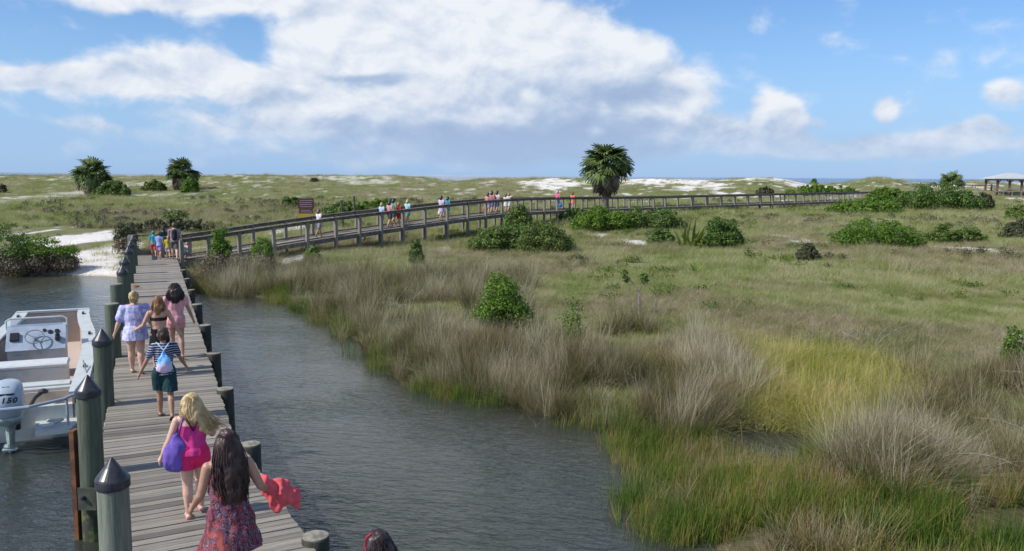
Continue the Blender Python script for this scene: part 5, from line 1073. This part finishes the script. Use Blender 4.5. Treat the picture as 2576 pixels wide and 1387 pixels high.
# walkers on the boardwalk
def bw_pt(X, off=.9):
    best = min(range(len(BA)-1), key=lambda i: abs(((CR.inverted() @ (BA[i]-Vector((0,0,CAMZ)))).x/-(CR.inverted() @ (BA[i]-Vector((0,0,CAMZ)))).z)*FPX+512-X/K))
    A_, B_ = BA[best], BA[best+1]; f = lambda q: (lambda c: (c.x/-c.z*FPX+512)*K)(CR.inverted() @ (q-Vector((0,0,CAMZ))))
    if f(A_) > X and best > 0: A_, B_ = BA[best-1], BA[best]
    lo, hi = 0, 1
    nrm = Vector((-(B_-A_).y, (B_-A_).x, 0)).normalized()*off
    for _ in range(24):
        t = (lo+hi)/2; q = A_.lerp(B_, t*2-.5)+nrm
        if f(q) < X: lo = t
        else: hi = t
    q.z -= RH-.02; hd_ = math.degrees(math.atan2((B_-A_).y, (B_-A_).x))-90; return q, hd_
def walker(X, H, label, top, bot, hairc, off=.9, legs='shorts', turn=0, group='people walking along the boardwalk', **k):
    q, hd_ = bw_pt(X, off); cl_ = [('tee', top, dict(hem=k.pop('hem', .5), sleeve=.45))]+([(legs, bot, dict(len=.75) if legs == 'shorts' else dict(hem=.36))] if legs else [])
    return person(q, H, hd_+turn, label, k.pop('skinc', (.50,.29,.20)), 1.1, k.pop('g', 1.0), k.pop('pose', None), (hairc, k.pop('ln', .06), 1.1), cl_, vox=.036, group=group)
JA = walker(802, 1.55, 'person in a white shirt and grey shorts on the ramp below the sign', (.70,.70,.70), (.22,.25,.35), (.12,.05,.05), skinc=(.36,.20,.13))
walker(960, 1.50, 'person in a pale blue shirt, leftmost of the group of four on the ramp', (.42,.62,.78), (.25,.36,.42), BLD, off=1.3)
walker(980, 1.62, 'person in a white and crimson shirt, second of the ramp group', (.62,.30,.34), (.07,.05,.10), DKH, off=.8)
walker(990, 1.66, 'dark haired person in green behind the crimson shirt on the ramp', (.12,.35,.22), (.06,.05,.09), DKH, off=1.45)
walker(1003, 1.50, 'person in a deep red shirt and long red shorts, third on the ramp', (.38,.02,.03), (.36,.03,.03), (.35,.12,.05), off=.5, hem=.44)
walker(1025, 1.55, 'person in a light cyan shirt and teal shorts, rightmost of the group of four', (.40,.68,.72), (.15,.33,.40), BLD, off=1.1)
JW = walker(1110, 1.62, 'woman in a lavender dress carrying a white bag on the ramp', (.62,.52,.72), (.55,.48,.66), DKH, off=.7, legs='skirt')
walker(1126, 1.48, 'girl in a teal shirt and turquoise skirt beside the lavender woman', (.05,.28,.40), (.03,.42,.50), DKH, off=1.1, legs='skirt')
c = wpt(JW, JW['lhand']); bag('shopping_bag', [((0,0,-.06), .05, (-.02,0,-.30), .13, (1,.5,1))], (.75,.78,.72), 'white bag hanging from the lavender woman\'s hand', 'bag', c, 0, vox=.03, wr=0)
G3 = 'people around the crest of the ramp'
J8 = walker(1227, 1.60, 'pink shirted person leaning on the rail at the ramp crest, leftmost there', (.68,.32,.33), (.30,.28,.45), DKH, off=.5, group=G3, turn=20)
walker(1237, 1.64, 'person in a coral shirt and blue shorts second at the ramp crest', (.55,.20,.20), (.10,.13,.30), DKH, off=1.2, group=G3)
walker(1250, 1.66, 'dark haired person in a pale pink shirt and dark blue shorts at the ramp crest', (.72,.55,.58), (.07,.10,.22), DKH, off=.9, group=G3)
walker(1272, 1.40, 'child in a cream top and white skirt at the ramp crest', (.70,.60,.52), (.70,.70,.70), BRN, off=1.0, group=G3, legs='skirt')
walker(1284, 1.45, 'child in a pale top with raised arm, rightmost at the ramp crest', (.72,.66,.62), (.68,.68,.66), (.30,.14,.08), off=1.3, group=G3, pose=dict(rb=120, re=10))
c = wpt(J8, J8['lhand']); bag('red_bag', [((0,0,-.05), .05, (0,0,-.30), .14, (1,.6,1))], (.60,.17,.10), 'orange red bag held low at the ramp crest', 'bag', c, 0, vox=.03, wr=0)
J9 = walker(1402, 1.66, 'person in a hot pink top and bright blue skirt near the tall palm', (.85,.16,.32), (.02,.12,.50), (.35,.30,.28), off=.6, legs='skirt')
c = wpt(J9, J9['rhand']); bag('blue_bag', [((0,0,-.05), .05, (0,0,-.30), .17, (1,.6,1))], (.03,.20,.55), 'bright blue bag held by the person in hot pink', 'bag', c, 0, vox=.03, wr=0)
walker(1440, 1.50, 'child in a coral dress following near the tall palm', (.85,.22,.17), (.85,.24,.18), (.12,.05,.03), off=.9, legs='skirt', hem=.40)
q = AT(2492, 488, 143); person(q, 1.6, 60, 'tiny figure in a brick red shirt beside the far shelter', (.5,.29,.2), 1.1, 1, None, (DKH, .0, 1), [('tee', (.45,.10,.07), {}), ('shorts', (.2,.08,.06), {})], vox=.04)
flush()
